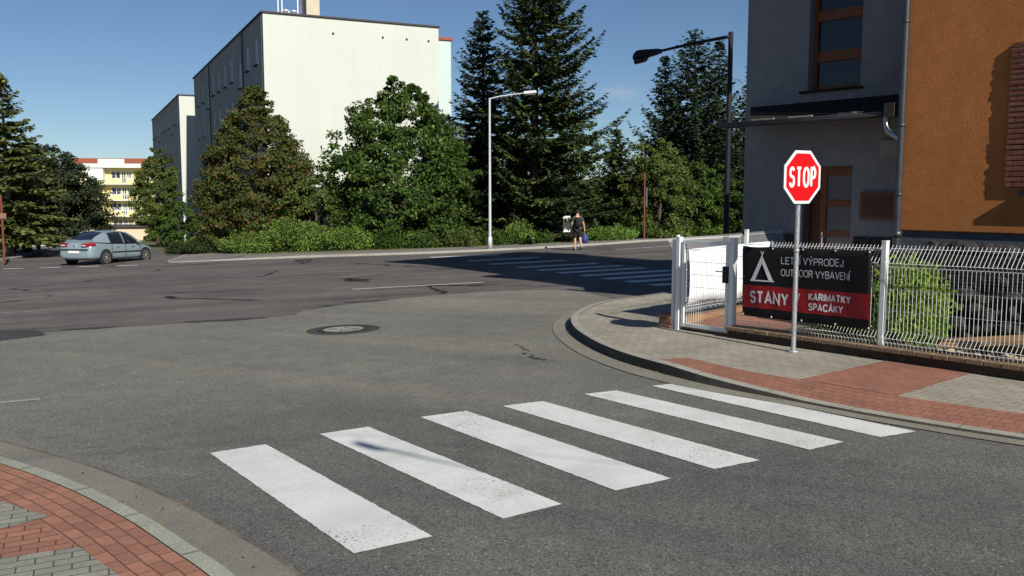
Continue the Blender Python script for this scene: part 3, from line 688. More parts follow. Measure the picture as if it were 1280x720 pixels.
rr = random.Random(3)
for a, b_ in ((x0g, -.30), (.82, xo-.05)):
    q = MB(); q.b2(a, b_, yg-.04, yg-.001, -1, 1.27); sp0 = q.build('stone_plinth', 'stone_plinth', hs)
    st = MB(); x = a
    while x < b_-.12:
        wq = min(rr.uniform(.22, .42), b_-x)
        for z in (.35, .68, .98): st.b2(x+.012, x+wq-.012, yg-.065, yg-.043, z+.012+rr.uniform(0, .02), z+.27)
        x += wq
    st.build('plinth_stones', 'rock', sp0, .01)
def dark_window(name, a, b_, c, d, y, bars, wood='brown_wood'):
    f = MB(); t = .07
    f.b2(a, b_, y, y+.07, c, c+t); f.b2(a, b_, y, y+.07, d-t, d); f.b2(a, a+t, y, y+.07, c+t, d-t); f.b2(b_-t, b_, y, y+.07, c+t, d-t)
    for z in bars: f.b2(a+t, b_-t, y-.01, y+.068, z-.09, z+.09)
    fo = f.build(name, wood, hs, .006)
    p = MB(); p.b2(a+t-.01, b_-t+.01, y+.03, y+.04, c+t-.01, d-t+.01); p.build('pane', 'dark_glass', fo)
    p = MB()
    n = 40; pts = [(a+t+(b_-a-2*t)*i/n, y+.10+.012*sin(i*1.9)) for i in range(n+1)]
    for i in range(n): p.add([(*pts[i], c+t), (*pts[i+1], c+t), (*pts[i+1], d-t), (*pts[i], d-t)], [(0, 1, 2, 3)], True)
    p.build('curtain', 'curtain', fo)
    s_ = MB(); s_.b2(a-.14, b_+.06, yg-.06, y-.002, c-.045, c-.003) ; s_.build('sill', 'gutter_dark', fo)
    return fo
dark_window('window', -.20, .82, 3.86, 5.75, yg+.16, (4.45, 5.17))
dark_window('window', -.20, .82, 7.4, 9.2, yg+.16, (8.3,))
# door: leaf, rails, three panes, handle
q = MB(); q.b2(-.22, .74, yg+.19, yg+.27, .3, 2.5); dr = q.build('door', 'brown_wood_dark', hs)
q = MB(); y = yg+.14
q.b2(.05, .17, y, y+.055, .3, 2.5); q.b2(.68, .74, y, y+.055, .3, 2.5); q.b2(-.22, -.17, y, y+.055, .3, 2.5)
for z0, z1 in ((.3, .45), (1.24, 1.36), (1.78, 1.90), (2.34, 2.5)): q.b2(.17, .68, y+.002, y+.053, z0, z1)
q.build('door_frame', 'brown_wood', dr, .005)
for z0, z1 in ((.45, 1.24), (1.36, 1.78), (1.90, 2.34)):
    q = MB(); q.b2(.17, .68, y+.025, y+.045, z0, z1); q.build('pane', 'frosted_pane', dr)
q = MB(); q.b2(.10, .13, y-.012, y-.002, 1.05, 1.32); q.tube([(.115, y-.01, 1.24), (.115, y-.06, 1.24), (.21, y-.065, 1.24)], .009, 6); q.build('handle', 'alloy', dr)
q = MB(); q.b2(0, 1.2, yg-.9, yg-.005, -1, .25); q.build('doorstep', 'plinth_dark', hs)
# mailbox panel and meter box
q = MB(); q.b2(.93, 1.56, yg-.07, yg-.003, 1.57, 2.04); mb_ = q.build('wooden_box', 'brown_wood', hs, .006)
q = MB(); q.b2(.98, 1.51, yg-.078, yg-.072, 1.62, 1.99); q.build('box_panel', 'brown_wood_dark', mb_)
q = MB(); q.b2(1.26, 1.57, yg-.05, yg-.003, 2.64, 2.91); q.build('meter_box', 'lid_concrete', hs, .006)
# door canopy with its gutter
cn = MB(); cn.add([(x0g+.12, yg-.003, 3.66), (xo, yg-.003, 3.66), (xo, yo+.02+.15, 3.30), (-.76, yo+.15, 3.30), (x0g+.12, yg-.003, 3.56), (xo, yg-.003, 3.56), (xo, yo+.17, 3.22), (-.76, yo+.15, 3.22)],
                  [(0, 1, 2, 3), (4, 7, 6, 5), (0, 3, 7, 4), (3, 2, 6, 7), (1, 5, 6, 2)])
ca = cn.build('canopy', 'gutter_dark', hs)
for u in (-.45, .3, 1.25):  # pale strips stand in for sunlight on the gutter edge
    q = MB(); q.b2(u-.28, u+.18, yo+.175, yo+.21, 3.315, 3.34); q.build('sunlit_strip', 'lid_concrete', ca)
q = MB()
n = 8; pr = [(.075*cos(pi+pi*k/n), .075*sin(pi+pi*k/n)) for k in range(n+1)]
xa, xb = -1.38, xo-.18
for k in range(n): q.add([(xa, yo+.10+pr[k][0], 3.28+pr[k][1]), (xb, yo+.10+pr[k][0], 3.28+pr[k][1]), (xb, yo+.10+pr[k+1][0], 3.28+pr[k+1][1]), (xa, yo+.10+pr[k+1][0], 3.28+pr[k+1][1])], [(0, 1, 2, 3)], True)
q.tube([(xa, yo+.025, 3.285), (xb, yo+.025, 3.285)], .014, 6)
g_ = q.build('gutter', 'downpipe_metal', ca); sd = g_.modifiers.new('s', 'SOLIDIFY'); sd.thickness = .006
q = MB(); q.tube([(xb-.06, yo+.08, 3.24), (xb-.05, yo+.07, 3.08), (xb+.0, yo+.04, 2.98), (xb+.16, yo-.04, 2.90), (xb+.30, yo-.09, 2.84)], .042, 10); q.build('gutter_elbow', 'galvanised', ca)
q = MB(); q.b2(xb-.06, xb+.10, yo-.01, yo+.16, 3.20, 3.42); q.build('gutter_box', 'rust_pipe', ca, .01)
# main downpipe
q = MB(); q.tube([(xo+.10, yo-.085, 9), (xo+.10, yo-.085, 1.35)], .052, 14)
for z in (2.0, 3.05, 4.6, 6.4): q.lathe([(.053, -.02), (.06, -.02), (.06, .02), (.053, .02)], 14, Matrix.Translation((xo+.10, yo-.085, z))); q.b2(xo+.08, xo+.12, yo-.04, yo-.001, z-.012, z+.012)
dp = q.build('downpipe', 'downpipe_metal', hs)
q = MB(); q.tube([(xo+.10, yo-.085, 1.348), (xo+.10, yo-.085, -.4)], .06, 14); q.lathe([(.058, 1.34), (.075, 1.34), (.075, 1.44), (.056, 1.44)], 14, Matrix.Translation((xo+.10, yo-.085, 0))); q.build('pipe_foot', 'downpipe_metal', dp)
# brick surround at the right
q = MB()
rr = random.Random(5)
z = 2.10; k = 0
while z < 4.05:
    off = .0 if k % 2 else .012
    q.b2(3.72+off, 4.5, yo-.055-rr.uniform(0, .012), yo-.002, z+.006, z+.068); z += .074; k += 1
q.b2(3.76, 4.5, yo-.035, yo-.003, 2.1, 4.05)
q.build('brick_surround', 'red_bricks', hs)
q = MB(); q.b2(3.95, 6.3, yo-.14, yo-.003, 1.98, 2.06); q.build('window_sill', 'gutter_dark', hs)
q = MB(); q.b2(4.5, 6.0, yo-.02, yo-.002, 2.1, 4.05); q.build('side_window', 'dark_glass', hs)

# ================= FENCE, GATE, GARDEN =================
F0 = (2.565, 13.78); FA = math.atan2(-.840, .543); fe = (.543, -.840); fn = (.840, .543)
zF = zg(*F0)
def fx(x, y, z):  # fence frame: x along, y behind, z above the pavement; follows the slope
    wx, wy = F0[0]+fe[0]*x+fn[0]*y, F0[1]+fe[1]*x+fn[1]*y
    return (x, y, z+.1+zg(wx, wy))
fence_wire = [(0, .17), (0, .21), (-.06, .27), (0, .35), (0, 1.13), (-.05, 1.175), (.10, 1.385)]
def mesh_panel(x0, x1, y=0, prof=fence_wire, horiz=(.21, .27, .35, .60, .86, 1.13, 1.175, 1.345), pitch=.05, r=.0029):
    q = MB(); n = int((x1-x0)/pitch)
    for k in range(n+1):
        x = x0+(x1-x0)*k/n
        q.tube([(x, y+a, z) for a, z in prof], r, 4, True, False)
    def yat(z):
        for (a, za), (b_, zb_) in zip(prof, prof[1:]):
            if za <= z <= zb_: return a+(b_-a)*(z-za)/(zb_-za)
        return 0
    for z in horiz: q.tube([(x0, y+yat(z)+.006, z), ((x0+x1)/2, y+yat(z)+.006, z), (x1, y+yat(z)+.006, z)], r*1.15, 4, True, False)
    return q
def post(q, x, y, h, wd=.055, z0=.0):
    q.b2(x-wd/2, x+wd/2, y-wd/2, y+wd/2, z0, h); q.b2(x-wd/2-.003, x+wd/2+.003, y-wd/2-.003, y+wd/2+.003, h+.001, h+.014)
fr = thing('mesh_fence', 'white welded mesh fence on a low brick base beside the pavement', 'fence', (*F0, 0), FA)
POSTX = [1.22, 3.55, 5.95, 8.35]
for i in range(3): mesh_panel(POSTX[i]+.05, POSTX[i+1]-.05).build('mesh_panel', 'white_metal', fr, xf=fx)
for x in POSTX[1:]:
    q = MB(); post(q, x, .02, 1.43, .062, .17); q.build('post', 'white_metal', fr, xf=fx)
q = MB(); q.b2(1.10, 9, -.06, .16, -.1, .105); q.build('base_wall', 'shaded_base', fr, xf=fx)
q = MB(); x = 1.08
while x < 9:
    q.b2(x+.004, x+.196, -.10+random.uniform(-.004, .004), .20, .108, .165+random.uniform(-.003, .003)); x += .2
q.build('coping', 'coping_stone', fr, .008, xf=fx)
# gate
gt = thing('garden_gate', 'white framed mesh gate with latch box between two square posts', 'gate', (*F0, 0), FA)
for x in (.02, 1.13):
    q = MB(); post(q, x, .0, 1.42, .075 if x < 1 else .085, -.02); q.build('gate_post', 'white_metal', gt, .003, xf=fx)
q = MB(); q.b2(-.12, -.075, .05, .10, -.02, 1.46); q.b2(-.12, -.075, -.02, .03, -.02, 1.40); q.build('hinge_post', 'white_metal', gt, .003, xf=fx)
q = MB(); a, b_, zt_, zb_ = .10, 1.055, 1.38, .06
q.b2(a, a+.055, -.022, .022, zb_, zt_); q.b2(b_-.055, b_, -.022, .022, zb_, zt_); q.b2(a+.055, b_-.055, -.02, .02, zb_, zb_+.055); q.b2(a+.055, b_-.055, -.02, .02, zt_-.055, zt_)
q.build('gate_frame', 'white_metal', gt, .003, xf=fx)
q = MB()
for k in range(1, 17): q.tube([(a+.055+k*.0495, 0, zb_+.05), (a+.055+k*.0495, 0, zt_-.05)], .0028, 4, False, False)
for k in range(1, 7): q.tube([(a+.05, .004, zb_+.05+k*.19), (b_-.05, .004, zb_+.05+k*.19)], .0028, 4, False, False)
q.build('gate_mesh', 'white_metal', gt, xf=fx)
q = MB(); q.b2(b_-.10, b_+.01, -.04, .04, .78, 1.02); lk = q.build('lock_box', 'black_metal', gt, .004, xf=fx)
q = MB(); q.tube([(b_-.08, -.045, .95), (b_-.08, -.09, .95), (b_-.18, -.095, .95)], .009, 6); q.build('handle', 'white_metal', lk, xf=fx)
# brick stub by the gate
sb = MB()
for r_ in range(3):
    for c_ in range(2): sb.b2(-.42+c_*.15+(.04 if r_ % 2 else 0), -.275+c_*.15+(.04 if r_ % 2 else 0), -.04, .22, r_*.073, r_*.073+.067)
tag(sb.build('brick_stub', 'orange_bricks', None, .008, xf=lambda x, y, z: (F0[0]+fe[0]*x+fn[0]*y, F0[1]+fe[1]*x+fn[1]*y, z+.1+zg(F0[0]+fe[0]*x+fn[0]*y, F0[1]+fe[1]*x+fn[1]*y))), 'small stub of reddish bricks at the foot of the left gate post', 'brick stub')
# side fence running back along the main road, with white sheeting
SA = R(39.5+5); se = (cos(SA), sin(SA)); S0 = (2.45, 14.15); 
def sx_(x, y, z):
    wx, wy = S0[0]+se[0]*x-se[1]*y, S0[1]+se[1]*x+se[0]*y
    return (x, y, z+.1+zg(wx, wy))
sf = thing('side_fence', 'white mesh fence with low brick base running back behind the gate', 'fence', (*S0, 0), SA)
for a, b_ in ((.15, 2.35), (2.45, 4.65), (4.75, 6.9)):
    mesh_panel(a, b_, 0, r=.003).build('mesh_panel', 'white_metal', sf, xf=sx_)
for x in (2.4, 4.7, 6.95):
    q = MB(); post(q, x, .02, 1.43, .055, .1); q.build('post', 'white_metal', sf, xf=sx_)
q = MB(); q.b2(.1, 7.1, -.08, .10, -.1, .10); q.build('base_wall', 'sandstone', sf, xf=sx_)
q = MB(); n = 30; rows = 6; V_ = []; Fc = []
for j in range(rows+1):
    for i in range(n+1):
        u = i/n; v_ = j/rows; V_.append((.55+u*2.7+.04*sin(v_*3+u*5)*(1-v_), -.035-.012*sin(u*40+v_*2)-.01*sin(u*17+v_*4), .30+.90*v_+.03*sin(u*9)*(1-v_)))
for j in range(rows):
    for i in range(n): Fc.append((j*(n+1)+i, j*(n+1)+i+1, (j+1)*(n+1)+i+1, (j+1)*(n+1)+i))
q.add(V_, Fc, True)
wsheet = q.build('sheet', 'white_sheet', None, xf=lambda x, y, z: (S0[0]+se[0]*x-se[1]*y, S0[1]+se[1]*x+se[0]*y, z+.1+zg(S0[0]+se[0]*x, S0[1]+se[1]*x)))
sd = wsheet.modifiers.new('s', 'SOLIDIFY'); sd.thickness = .004
wsheet.name = 'privacy_sheet'; tag(wsheet, 'creased white sheet tied along the side fence, seen through the gate', 'sheet')
# garden ground behind
def fw(x, y): return (F0[0]+fe[0]*x+fn[0]*y, F0[1]+fe[1]*x+fn[1]*y)
drape('garden_soil', [fw(1.2, .16), fw(9, .16), fw(9, 6), fw(1.5, 6)], 'soil', .13)
drape('garden_path', [fw(-.05, .03), fw(1.15, .03), fw(1.7, 4.2), fw(-.5, 6.5), fw(-1.9, 5)], 'orange_bricks', .12)
def stone(c, r, seed, sq=(1, 1, 1)):
    rr = random.Random(seed); bm = bmesh.new(); bmesh.ops.create_icosphere(bm, subdivisions=2, radius=1)
    ax = [Vector((rr.gauss(0, 1), rr.gauss(0, 1), rr.gauss(0, 1))).normalized() for _ in range(7)]; d = [rr.uniform(.62, .9) for _ in ax]
    vs = []
    for v in bm.verts:
        p = v.co.copy()
        for a, dd in zip(ax, d):
            e = p.dot(a)-dd
            if e > 0: p -= a*e
        vs.append(tuple(Vector(c)+Vector((p.x*sq[0], p.y*sq[1], p.z*sq[2]))*r))
    fs = [tuple(v.index for v in f.verts) for f in bm.faces]; bm.free(); return vs, fs
q = MB(); sd_ = 0
for row in range(7):
    for k in range(6 if row > 4 else 0, 46):
        sd_ += 1
        x = 1.9+k*.19+random.uniform(-.05, .05)+(.09 if row % 2 else 0); yy = 1.45+row*.05+random.uniform(-.05, .05); z = .12+row*.19+random.uniform(-.03, .03)
        q.add(*stone((x, yy, z), random.uniform(.11, .16), sd_, (1, .8, .85)))
q.b2(1.9, 10.6, 1.55, 2.2, -.2, 1.2)
rk = q.build('rockery_wall', 'rock', None, xf=lambda x, y, z: (*fw(x, y), z+.1+zg(*fw(3, 1))))
tag(rk, 'dark rough stone retaining wall between the mesh fence and the orange house', 'stone wall')
# sandstone slab steps, wooden post, litter of small stones
q = MB()
for a in (-1, 1): q.box((0, 0, 0), (1.35, .40, .07)) if a < 0 else q.box((.28, .22, -.12), (1.2, .3, .15))
sl_ = q.build('slab_step', 'sandstone', None, .012); c = fw(4.62, .80); sl_.location = (*c, zg(*c)+.36); sl_.rotation_euler = (R(2), R(-9), FA+R(15))
tag(sl_, 'sloping sandstone slab lying behind the fence, in front of the rocks', 'stone slab')
q = MB(); q.tube([(0, 0, 0), (.01, 0, .4), (-.01, .01, .8), (0, 0, 1.08)], [.045, .042, .044, .04], 9)
ps = q.build('timber_post', 'weathered_wood'); c = fw(5.12, .45); ps.location = (*c, zg(*c)+.12); tag(ps, 'weathered round timber post standing behind the mesh fence', 'post')
q = MB(); rr = random.Random(11)
for k in range(90): q.add(*stone((rr.uniform(3.9, 5.9), rr.uniform(.2, .75), .17+rr.uniform(0, .04)), rr.uniform(.02, .055), 900+k))
tag(q.build('garden_rubble', 'rubble_a', None, xf=lambda x, y, z: (*fw(x, y), z+zg(*fw(x, y)))), 'scattered small stones on the soil behind the fence', 'rubble', kind='stuff')

# ---- writing ----
# simple grotesque letters drawn as ribbons; every glyph lives in a 1-high box
def arc(cx, cy, rx, ry, a0, a1, n=9): return [(cx+rx*cos(R(a0+(a1-a0)*i/n)), cy+ry*sin(R(a0+(a1-a0)*i/n))) for i in range(n+1)]
GL = {'L': (.52, [[(0, 1), (0, 0), (.52, 0)]]), 'E': (.56, [[(.56, 1), (0, 1), (0, 0), (.56, 0)], [(0, .52), (.5, .52)]]), 'T': (.62, [[(0, 1), (.62, 1)], [(.31, 1), (.31, 0)]]),
 'N': (.62, [[(0, 0), (0, 1), (.62, 0), (.62, 1)]]), 'I': (.0, [[(0, 0), (0, 1)]]), 'V': (.66, [[(0, 1), (.33, 0), (.66, 1)]]), 'Y': (.66, [[(0, 1), (.33, .45), (.66, 1)], [(.33, .45), (.33, 0)]]),
 'P': (.58, [[(0, 0), (0, 1), (.32, 1)]+arc(.32, .74, .26, .26, 90, -90)+[(0, .48)]]), 'R': (.60, [[(0, 0), (0, 1), (.32, 1)]+arc(.32, .75, .26, .25, 90, -90)+[(0, .50)], [(.34, .50), (.60, 0)]]),
 'O': (.72, [arc(.36, .62, .36, .38, 0, 180)+arc(.36, .38, .36, .38, 180, 360)+[(.72, .62)]]), 'D': (.64, [[(0, 0), (0, 1), (.28, 1)]+arc(.28, .62, .36, .38, 90, 0)+arc(.28, .38, .36, .38, 0, -90)+[(0, 0)]]),
 'J': (.44, [[(.44, 1), (.44, .28)]+arc(.22, .24, .22, .24, 0, -180)+[(0, .32)]]), 'U': (.60, [[(0, 1), (0, .32)]+arc(.30, .30, .30, .30, 180, 360)+[(.60, 1)]]),
 'B': (.58, [[(0, 0), (0, 1), (.32, 1)]+arc(.32, .765, .22, .235, 90, -90)+[(0, .53)], [(.32, .53)]+arc(.32, .265, .26, .265, 90, -90)+[(0, 0)]]), 'A': (.70, [[(0, 0), (.35, 1), (.70, 0)], [(.13, .32), (.57, .32)]]),
 'S': (.58, [arc(.29, .745, .28, .255, 25, 180, 8)+arc(.29, .745, .28, .22, 190, 262, 5)+arc(.29, .27, .29, .255, 80, -10, 7)+arc(.29, .265, .29, .265, -18, -165, 9)]), 'K': (.62, [[(0, 0), (0, 1)], [(.60, 1), (0, .38)], [(.20, .58), (.62, 0)]]),
 'M': (.78, [[(0, 0), (0, 1), (.39, .15), (.78, 1), (.78, 0)]]), 'C': (.66, [arc(.36, .62, .36, .38, 25, 180)+arc(.36, .38, .36, .38, 180, 335)]), '/': (.34, [[(0, -.05), (.34, 1.05)]]), ' ': (.18, [])}
ACC = {'Í': 'I', 'Ý': 'Y', 'Á': 'A'}
def letters(txt, x0, z0, hh, wt, y, m, parent, sx=1.0, gap=.2, center=False, waved=True, name='lettering'):
    """flat ribbon lettering in the local x-z plane"""
    q = MB(); ribbons = []; x = 0
    for ch in txt:
        b_ = ACC.get(ch, ch); wd, st_ = GL[b_]
        for s_ in st_: ribbons.append([((x+px*sx)*hh, pz*hh) for px, pz in s_])
        if ch in ACC: ribbons.append([((x+(wd/2+.00)*sx)*hh, 1.13*hh), ((x+(wd/2+.16)*sx)*hh, 1.32*hh)])
        x += wd*sx+gap
    tot = (x-gap)*hh; sh = x0-(tot/2 if center else 0)
    for k_, rb in enumerate(ribbons):
        P = [Vector(p) for p in rb]; n = len(P); Lf, Rt = [], []
        for i in range(n):
            d0 = (P[i]-P[i-1]).normalized() if i else None; d1 = (P[i+1]-P[i]).normalized() if i < n-1 else None
            if d0 is None: d0 = d1
            if d1 is None: d1 = d0
            t_ = (d0+d1); t_ = t_.normalized() if t_.length > 1e-4 else d1
            nn = Vector((-t_.y, t_.x)); cs = max(.42, nn.dot(Vector((-d0.y, d0.x)))); nn = nn*wt/2/cs
            Lf.append(P[i]+nn); Rt.append(P[i]-nn)
        yy = y-.00012*(k_ % 5)
        V_ = [(sh+p.x, yy, z0+p.y) for p in Lf]+[(sh+p.x, yy, z0+p.y) for p in Rt]
        q.add(V_, [(i, i+1, n+i+1, n+i) for i in range(n-1)])
    return q.build(name, m, parent, xf=bwav if waved else None)
# banner hung on the fence
bw_, bh_ = 2.06, .98
c = fw(1.40, -.075)
zb0 = zg(*fw(2.3, 0))+.1
bn = thing('advert_banner', 'black and red advertising banner with white tent symbol tied to the mesh fence', 'banner', (*c, zb0+.33), FA)
bn.rotation_euler = (0, math.atan2(-.0236, 1), FA)
def bwav(x, y, z): return (x, y-.012*sin(x*3.1+z*2)-.006*sin(x*7)-.004*sin(x*19+z*9)*(1-z), z-.012*abs(sin(x*pi/.515))*(z/.98)**2)
def sheet(x0, x1, z0, z1, y, nx=40, nz=10):
    q = MB(); V_ = [(x0+(x1-x0)*i/nx, y, z0+(z1-z0)*j/nz) for j in range(nz+1) for i in range(nx+1)]
    q.add(V_, [(j*(nx+1)+i, j*(nx+1)+i+1, (j+1)*(nx+1)+i+1, (j+1)*(nx+1)+i) for j in range(nz) for i in range(nx)], True); return q
def wrap(o):
    me = o.data; M_ = o.matrix_basis.copy()
    for v in me.vertices:
        p = M_ @ v.co; p.y -= .010*sin(p.x*3.1+p.z*2)+.006*sin(p.x*7); v.co = p
    o.matrix_basis = Matrix()
bo = sheet(0, bw_, 0, bh_, 0).build('banner_cloth', 'banner_black', bn, xf=bwav); sd = bo.modifiers.new('s', 'SOLIDIFY'); sd.thickness = .002; sd.offset = -1
sheet(.0, bw_, .125, .44, -.004).build('red_band', 'banner_red', bn, xf=bwav)
letters('LETNÍ VÝPRODEJ', .675, .762, .088, .0105, -.008, 'banner_letters', bn, 1.10, .235)
letters('OUTDOOR VYBAVENÍ', .675, .598, .088, .0105, -.008, 'banner_letters', bn, 1.0, .20)
letters('STANY', .165, .205, .145, .031, -.008, 'banner_letters', bn, .98, .30)
letters('/', .93, .20, .17, .014, -.008, 'banner_letters', bn)
letters('KARIMATKY', 1.14, .305, .082, .0195, -.008, 'banner_letters', bn, .98, .30)
letters('SPACÁKY', 1.14, .172, .082, .0195, -.008, 'banner_letters', bn, .98, .30)
for i in range(5):
    for z in (.955, .02):
        q = MB(); q.tube([(.02+i*.505, -.012, z), (.02+i*.505, .02, z+.03), (.02+i*.505, .07, z+.02)], .003, 4); q.lathe([(.006, 0), (.013, 0), (.013, .003), (.006, .003)], 10, Matrix.Translation((.02+i*.505, -.004, z)) @ Matrix.Rotation(R(90), 4, 'X')); q.build('eyelet_tie', 'white_metal', bn, xf=bwav)
# tent symbol
q = MB()
def poly(q, pts, y=-.009): q.add([(x, y, z) for x, z in pts], [tuple(range(len(pts)))])
tx, tz = .36, .52
poly(q, [(tx-.185, tz), (tx-.115, tz), (tx+.0, tz+.235), (tx+.0, tz+.34), (tx-.015, tz+.34)]); poly(q, [(tx+.185, tz), (tx+.0, tz+.34), (tx+.0, tz+.235), (tx+.115, tz)])
poly(q, [(tx-.2, tz-.02), (tx+.2, tz-.02), (tx+.2, tz-.001), (tx-.2, tz-.001)], -.0095)
poly(q, [(tx-.028, tz+.40), (tx-.015, tz+.405), (tx+.012, tz+.345), (tx-.004, tz+.338)]); poly(q, [(tx+.028, tz+.40), (tx+.015, tz+.405), (tx-.012, tz+.345), (tx+.004, tz+.338)], -.0098)
q.build('tent_symbol', 'banner_letters', bn, xf=bwav)

# ---- stop sign ----
sp_ = (3.64, 11.45); z0 = zg(*sp_)+.1
na = math.atan2(-.85, .52); rzs = na+pi/2
sg = thing('stop_sign', 'red octagonal STOP sign on a galvanised pole at the pavement corner', 'road sign', (*sp_, z0), rzs)
q = MB(); q.tube([(0, 0, -.05), (0, 0, 2.58)], .031, 16); q.lathe([(.032, 1.30), (.039, 1.30), (.039, 1.33), (.036, 1.33)], 16); q.build('pole', 'galvanised', sg)
q = MB(); q.lathe([(.035, 0), (.075, .0), (.07, .02), (.036, .03)], 16); q.build('pole_foot', 'galvanised', sg)
def octa(r, y0, y1, zc):
    q = MB(); pts = [(r/cos(pi/8)*cos(pi/8+k*pi/4), r/cos(pi/8)*sin(pi/8+k*pi/4)) for k in range(8)]
    q.add([(x, y0, zc+z) for x, z in pts]+[(x, y1, zc+z) for x, z in pts], [tuple(range(8)), tuple(range(8, 16))[::-1]]+[(k, (k+1) % 8, 8+(k+1) % 8, 8+k) for k in range(8)]); return q
zc = 2.245
octa(.332, -.058, -.048, zc).build('sign_plate', 'sign_white', sg)
octa(.297, -.0605, -.0585, zc).build('red_field', 'sign_red', sg)
letters('STOP', 0, zc-.113, .226, .037, -.0615, 'sign_white', sg, .53, .235, True, False)
for z in (zc-.16, zc+.16):
    q = MB(); q.b2(-.07, .07, -.047, -.03, z-.02, z+.02); q.tube([(-.045, -.03, z), (-.045, .03, z), (0, .045, z), (.045, .03, z), (.045, -.03, z)], .006, 4); q.build('bracket', 'sign_back', sg)
q = octa(.332, -.047, -.040, zc); q.build('sign_back', 'sign_back', sg)

# ================= STREET LAMPS AND POLES =================
def lamp_head(parent, hm):
    pass
lp = thing('street_lamp', 'tall pale grey street lamp by the far pavement in front of the spruces', 'street lamp', (-1.0, 40.62, zg(-1, 40.6)+.1))
q = MB(); q.tube([(0, 0, 0), (0, 0, 3.2), (0, 0, 6.72)], [.07, .056, .042], 12); q.lathe([(.085, 0), (.11, 0), (.10, .5), (.07, .54)], 12); q.build('pole', 'lamp_grey', lp)
q = MB(); q.tube([(0, 0, 6.69), (.5, -.05, 6.80), (1.55, -.12, 6.93)], [.035, .032, .028], 8); ar = q.build('arm', 'lamp_grey', lp)
q = MB(); q.add(*(lambda v, f: (v, f))([(1.5, -.24, 6.88), (2.1, -.28, 6.93), (2.1, 0, 6.93), (1.5, -.02, 6.88), (1.52, -.2, 7.0), (2.06, -.22, 7.05), (2.06, -.04, 7.05), (1.52, -.05, 7.0)], [(0, 3, 2, 1), (4, 5, 6, 7), (0, 1, 5, 4), (1, 2, 6, 5), (2, 3, 7, 6), (3, 0, 4, 7)]))
q.build('lamp_head', 'lamp_grey', lp, .02)
q = MB(); q.b2(1.62, 2.04, -.24, -.05, 6.84, 6.90); q.build('lamp_lens', 'frosted_pane', lp)
lz = zg(6.68, 28)+.1
l2 = thing('street_lamp', 'black street lamp with long arm, rising behind the mesh fence by the grey wall', 'street lamp', (6.68, 28, 0))
q = MB(); q.tube([(0, 0, lz), (0, 0, 3), (0, 0, 6.93)], [.10, .085, .075], 12); q.lathe([(.1, lz), (.13, lz), (.12, lz+.6), (.09, lz+.64)], 12); q.build('pole', 'black_metal', l2)
q = MB(); q.tube([(0, 0, 6.80), (-1.2, -.15, 6.56), (-2.25, -.3, 6.30)], [.055, .048, .04], 8); q.build('arm', 'black_metal', l2)
q = MB(); V_ = []
prof = [(-2.15, .05, 6.30, .05), (-2.3, .09, 6.28, .08), (-2.5, .13, 6.24, .10), (-2.75, .155, 6.20, .12), (-2.95, .14, 6.16, .13), (-3.05, .08, 6.13, .08), (-3.08, .02, 6.12, .03)]
n = 12
prof = [(a-.05*(a+2.15), b*1.25, c, d*1.45) for a, b, c, d in prof]
for x, wd_, z, hh in prof:
    for k in range(n): a = 2*pi*k/n; V_.append((x, -.33+wd_*cos(a)*1.1, z+hh*sin(a)*(.9 if sin(a) > 0 else .75)))
q.add(V_, [(i*n+k, i*n+(k+1) % n, (i+1)*n+(k+1) % n, (i+1)*n+k) for i in range(len(prof)-1) for k in range(n)], True); q.add(V_[-n:], [tuple(range(n))])
q.build('lamp_head', 'black_metal', l2)
q = MB(); V_ = []
pl = [(-2.55, .02, 6.10), (-2.62, .12, 6.08), (-2.80, .15, 6.03), (-2.96, .12, 6.00), (-3.0, .02, 6.00)]
pl = [(a, b, c-.0) for a, b, c in pl]
for x, wd_, z in pl:
    for k in range(n): a = 2*pi*k/n; V_.append((x, -.33+wd_*cos(a), z+.09*min(1, wd_*9)*sin(a)))
q.add(V_, [(i*n+k, i*n+(k+1) % n, (i+1)*n+(k+1) % n, (i+1)*n+k) for i in range(4) for k in range(n)], True)
q.build('lamp_lens', 'dark_glass', l2)
# unseen lamp shaped to fit its shadow on the zebra; cable and poles added
sw = thing('cable_lamp', 'unseen street lamp on an added cable, shaped for its shadow on the near zebra crossing', 'street lamp', (3.12, -.72, 6.0))
q = MB(); q.lathe([(0, .12), (.08, .12), (.15, .04), (.19, -.06), (.17, -.10), (0, -.10)], 14, Matrix.Rotation(R(-43), 4, 'Z') @ Matrix.Diagonal((1.2, .30, .40, 1))); q.build('lamp_head', 'black_metal', sw)
q = MB(); q.tube([(0, 0, .03), (0, 0, .3)], .006, 6); q.tube([(-14.8, -5, 1.2), (0, 0, .3), (11.2, -6, 1.1)], .007, 4); q.tube([(.15, -.1, .0), (.6, -.5, .04), (1.25, -1.2, .28)], [.025, .018, .01], 6); q.build('cable', 'black_metal', sw)
for x, y in ((-12, -5.2), (14.1, -6.2)):
    q = MB(); q.tube([(0, 0, 0), (0, 0, 8)], [.12, .08], 10); o = q.build('cable_pole', 'lamp_grey'); o.location = (x, y, zg(x, y))
    tag(o, 'added grey pole out of view holding the lamp cable, %s of the camera' % ('left' if x < 0 else 'right'), 'pole', 'added poles holding the lamp cable')
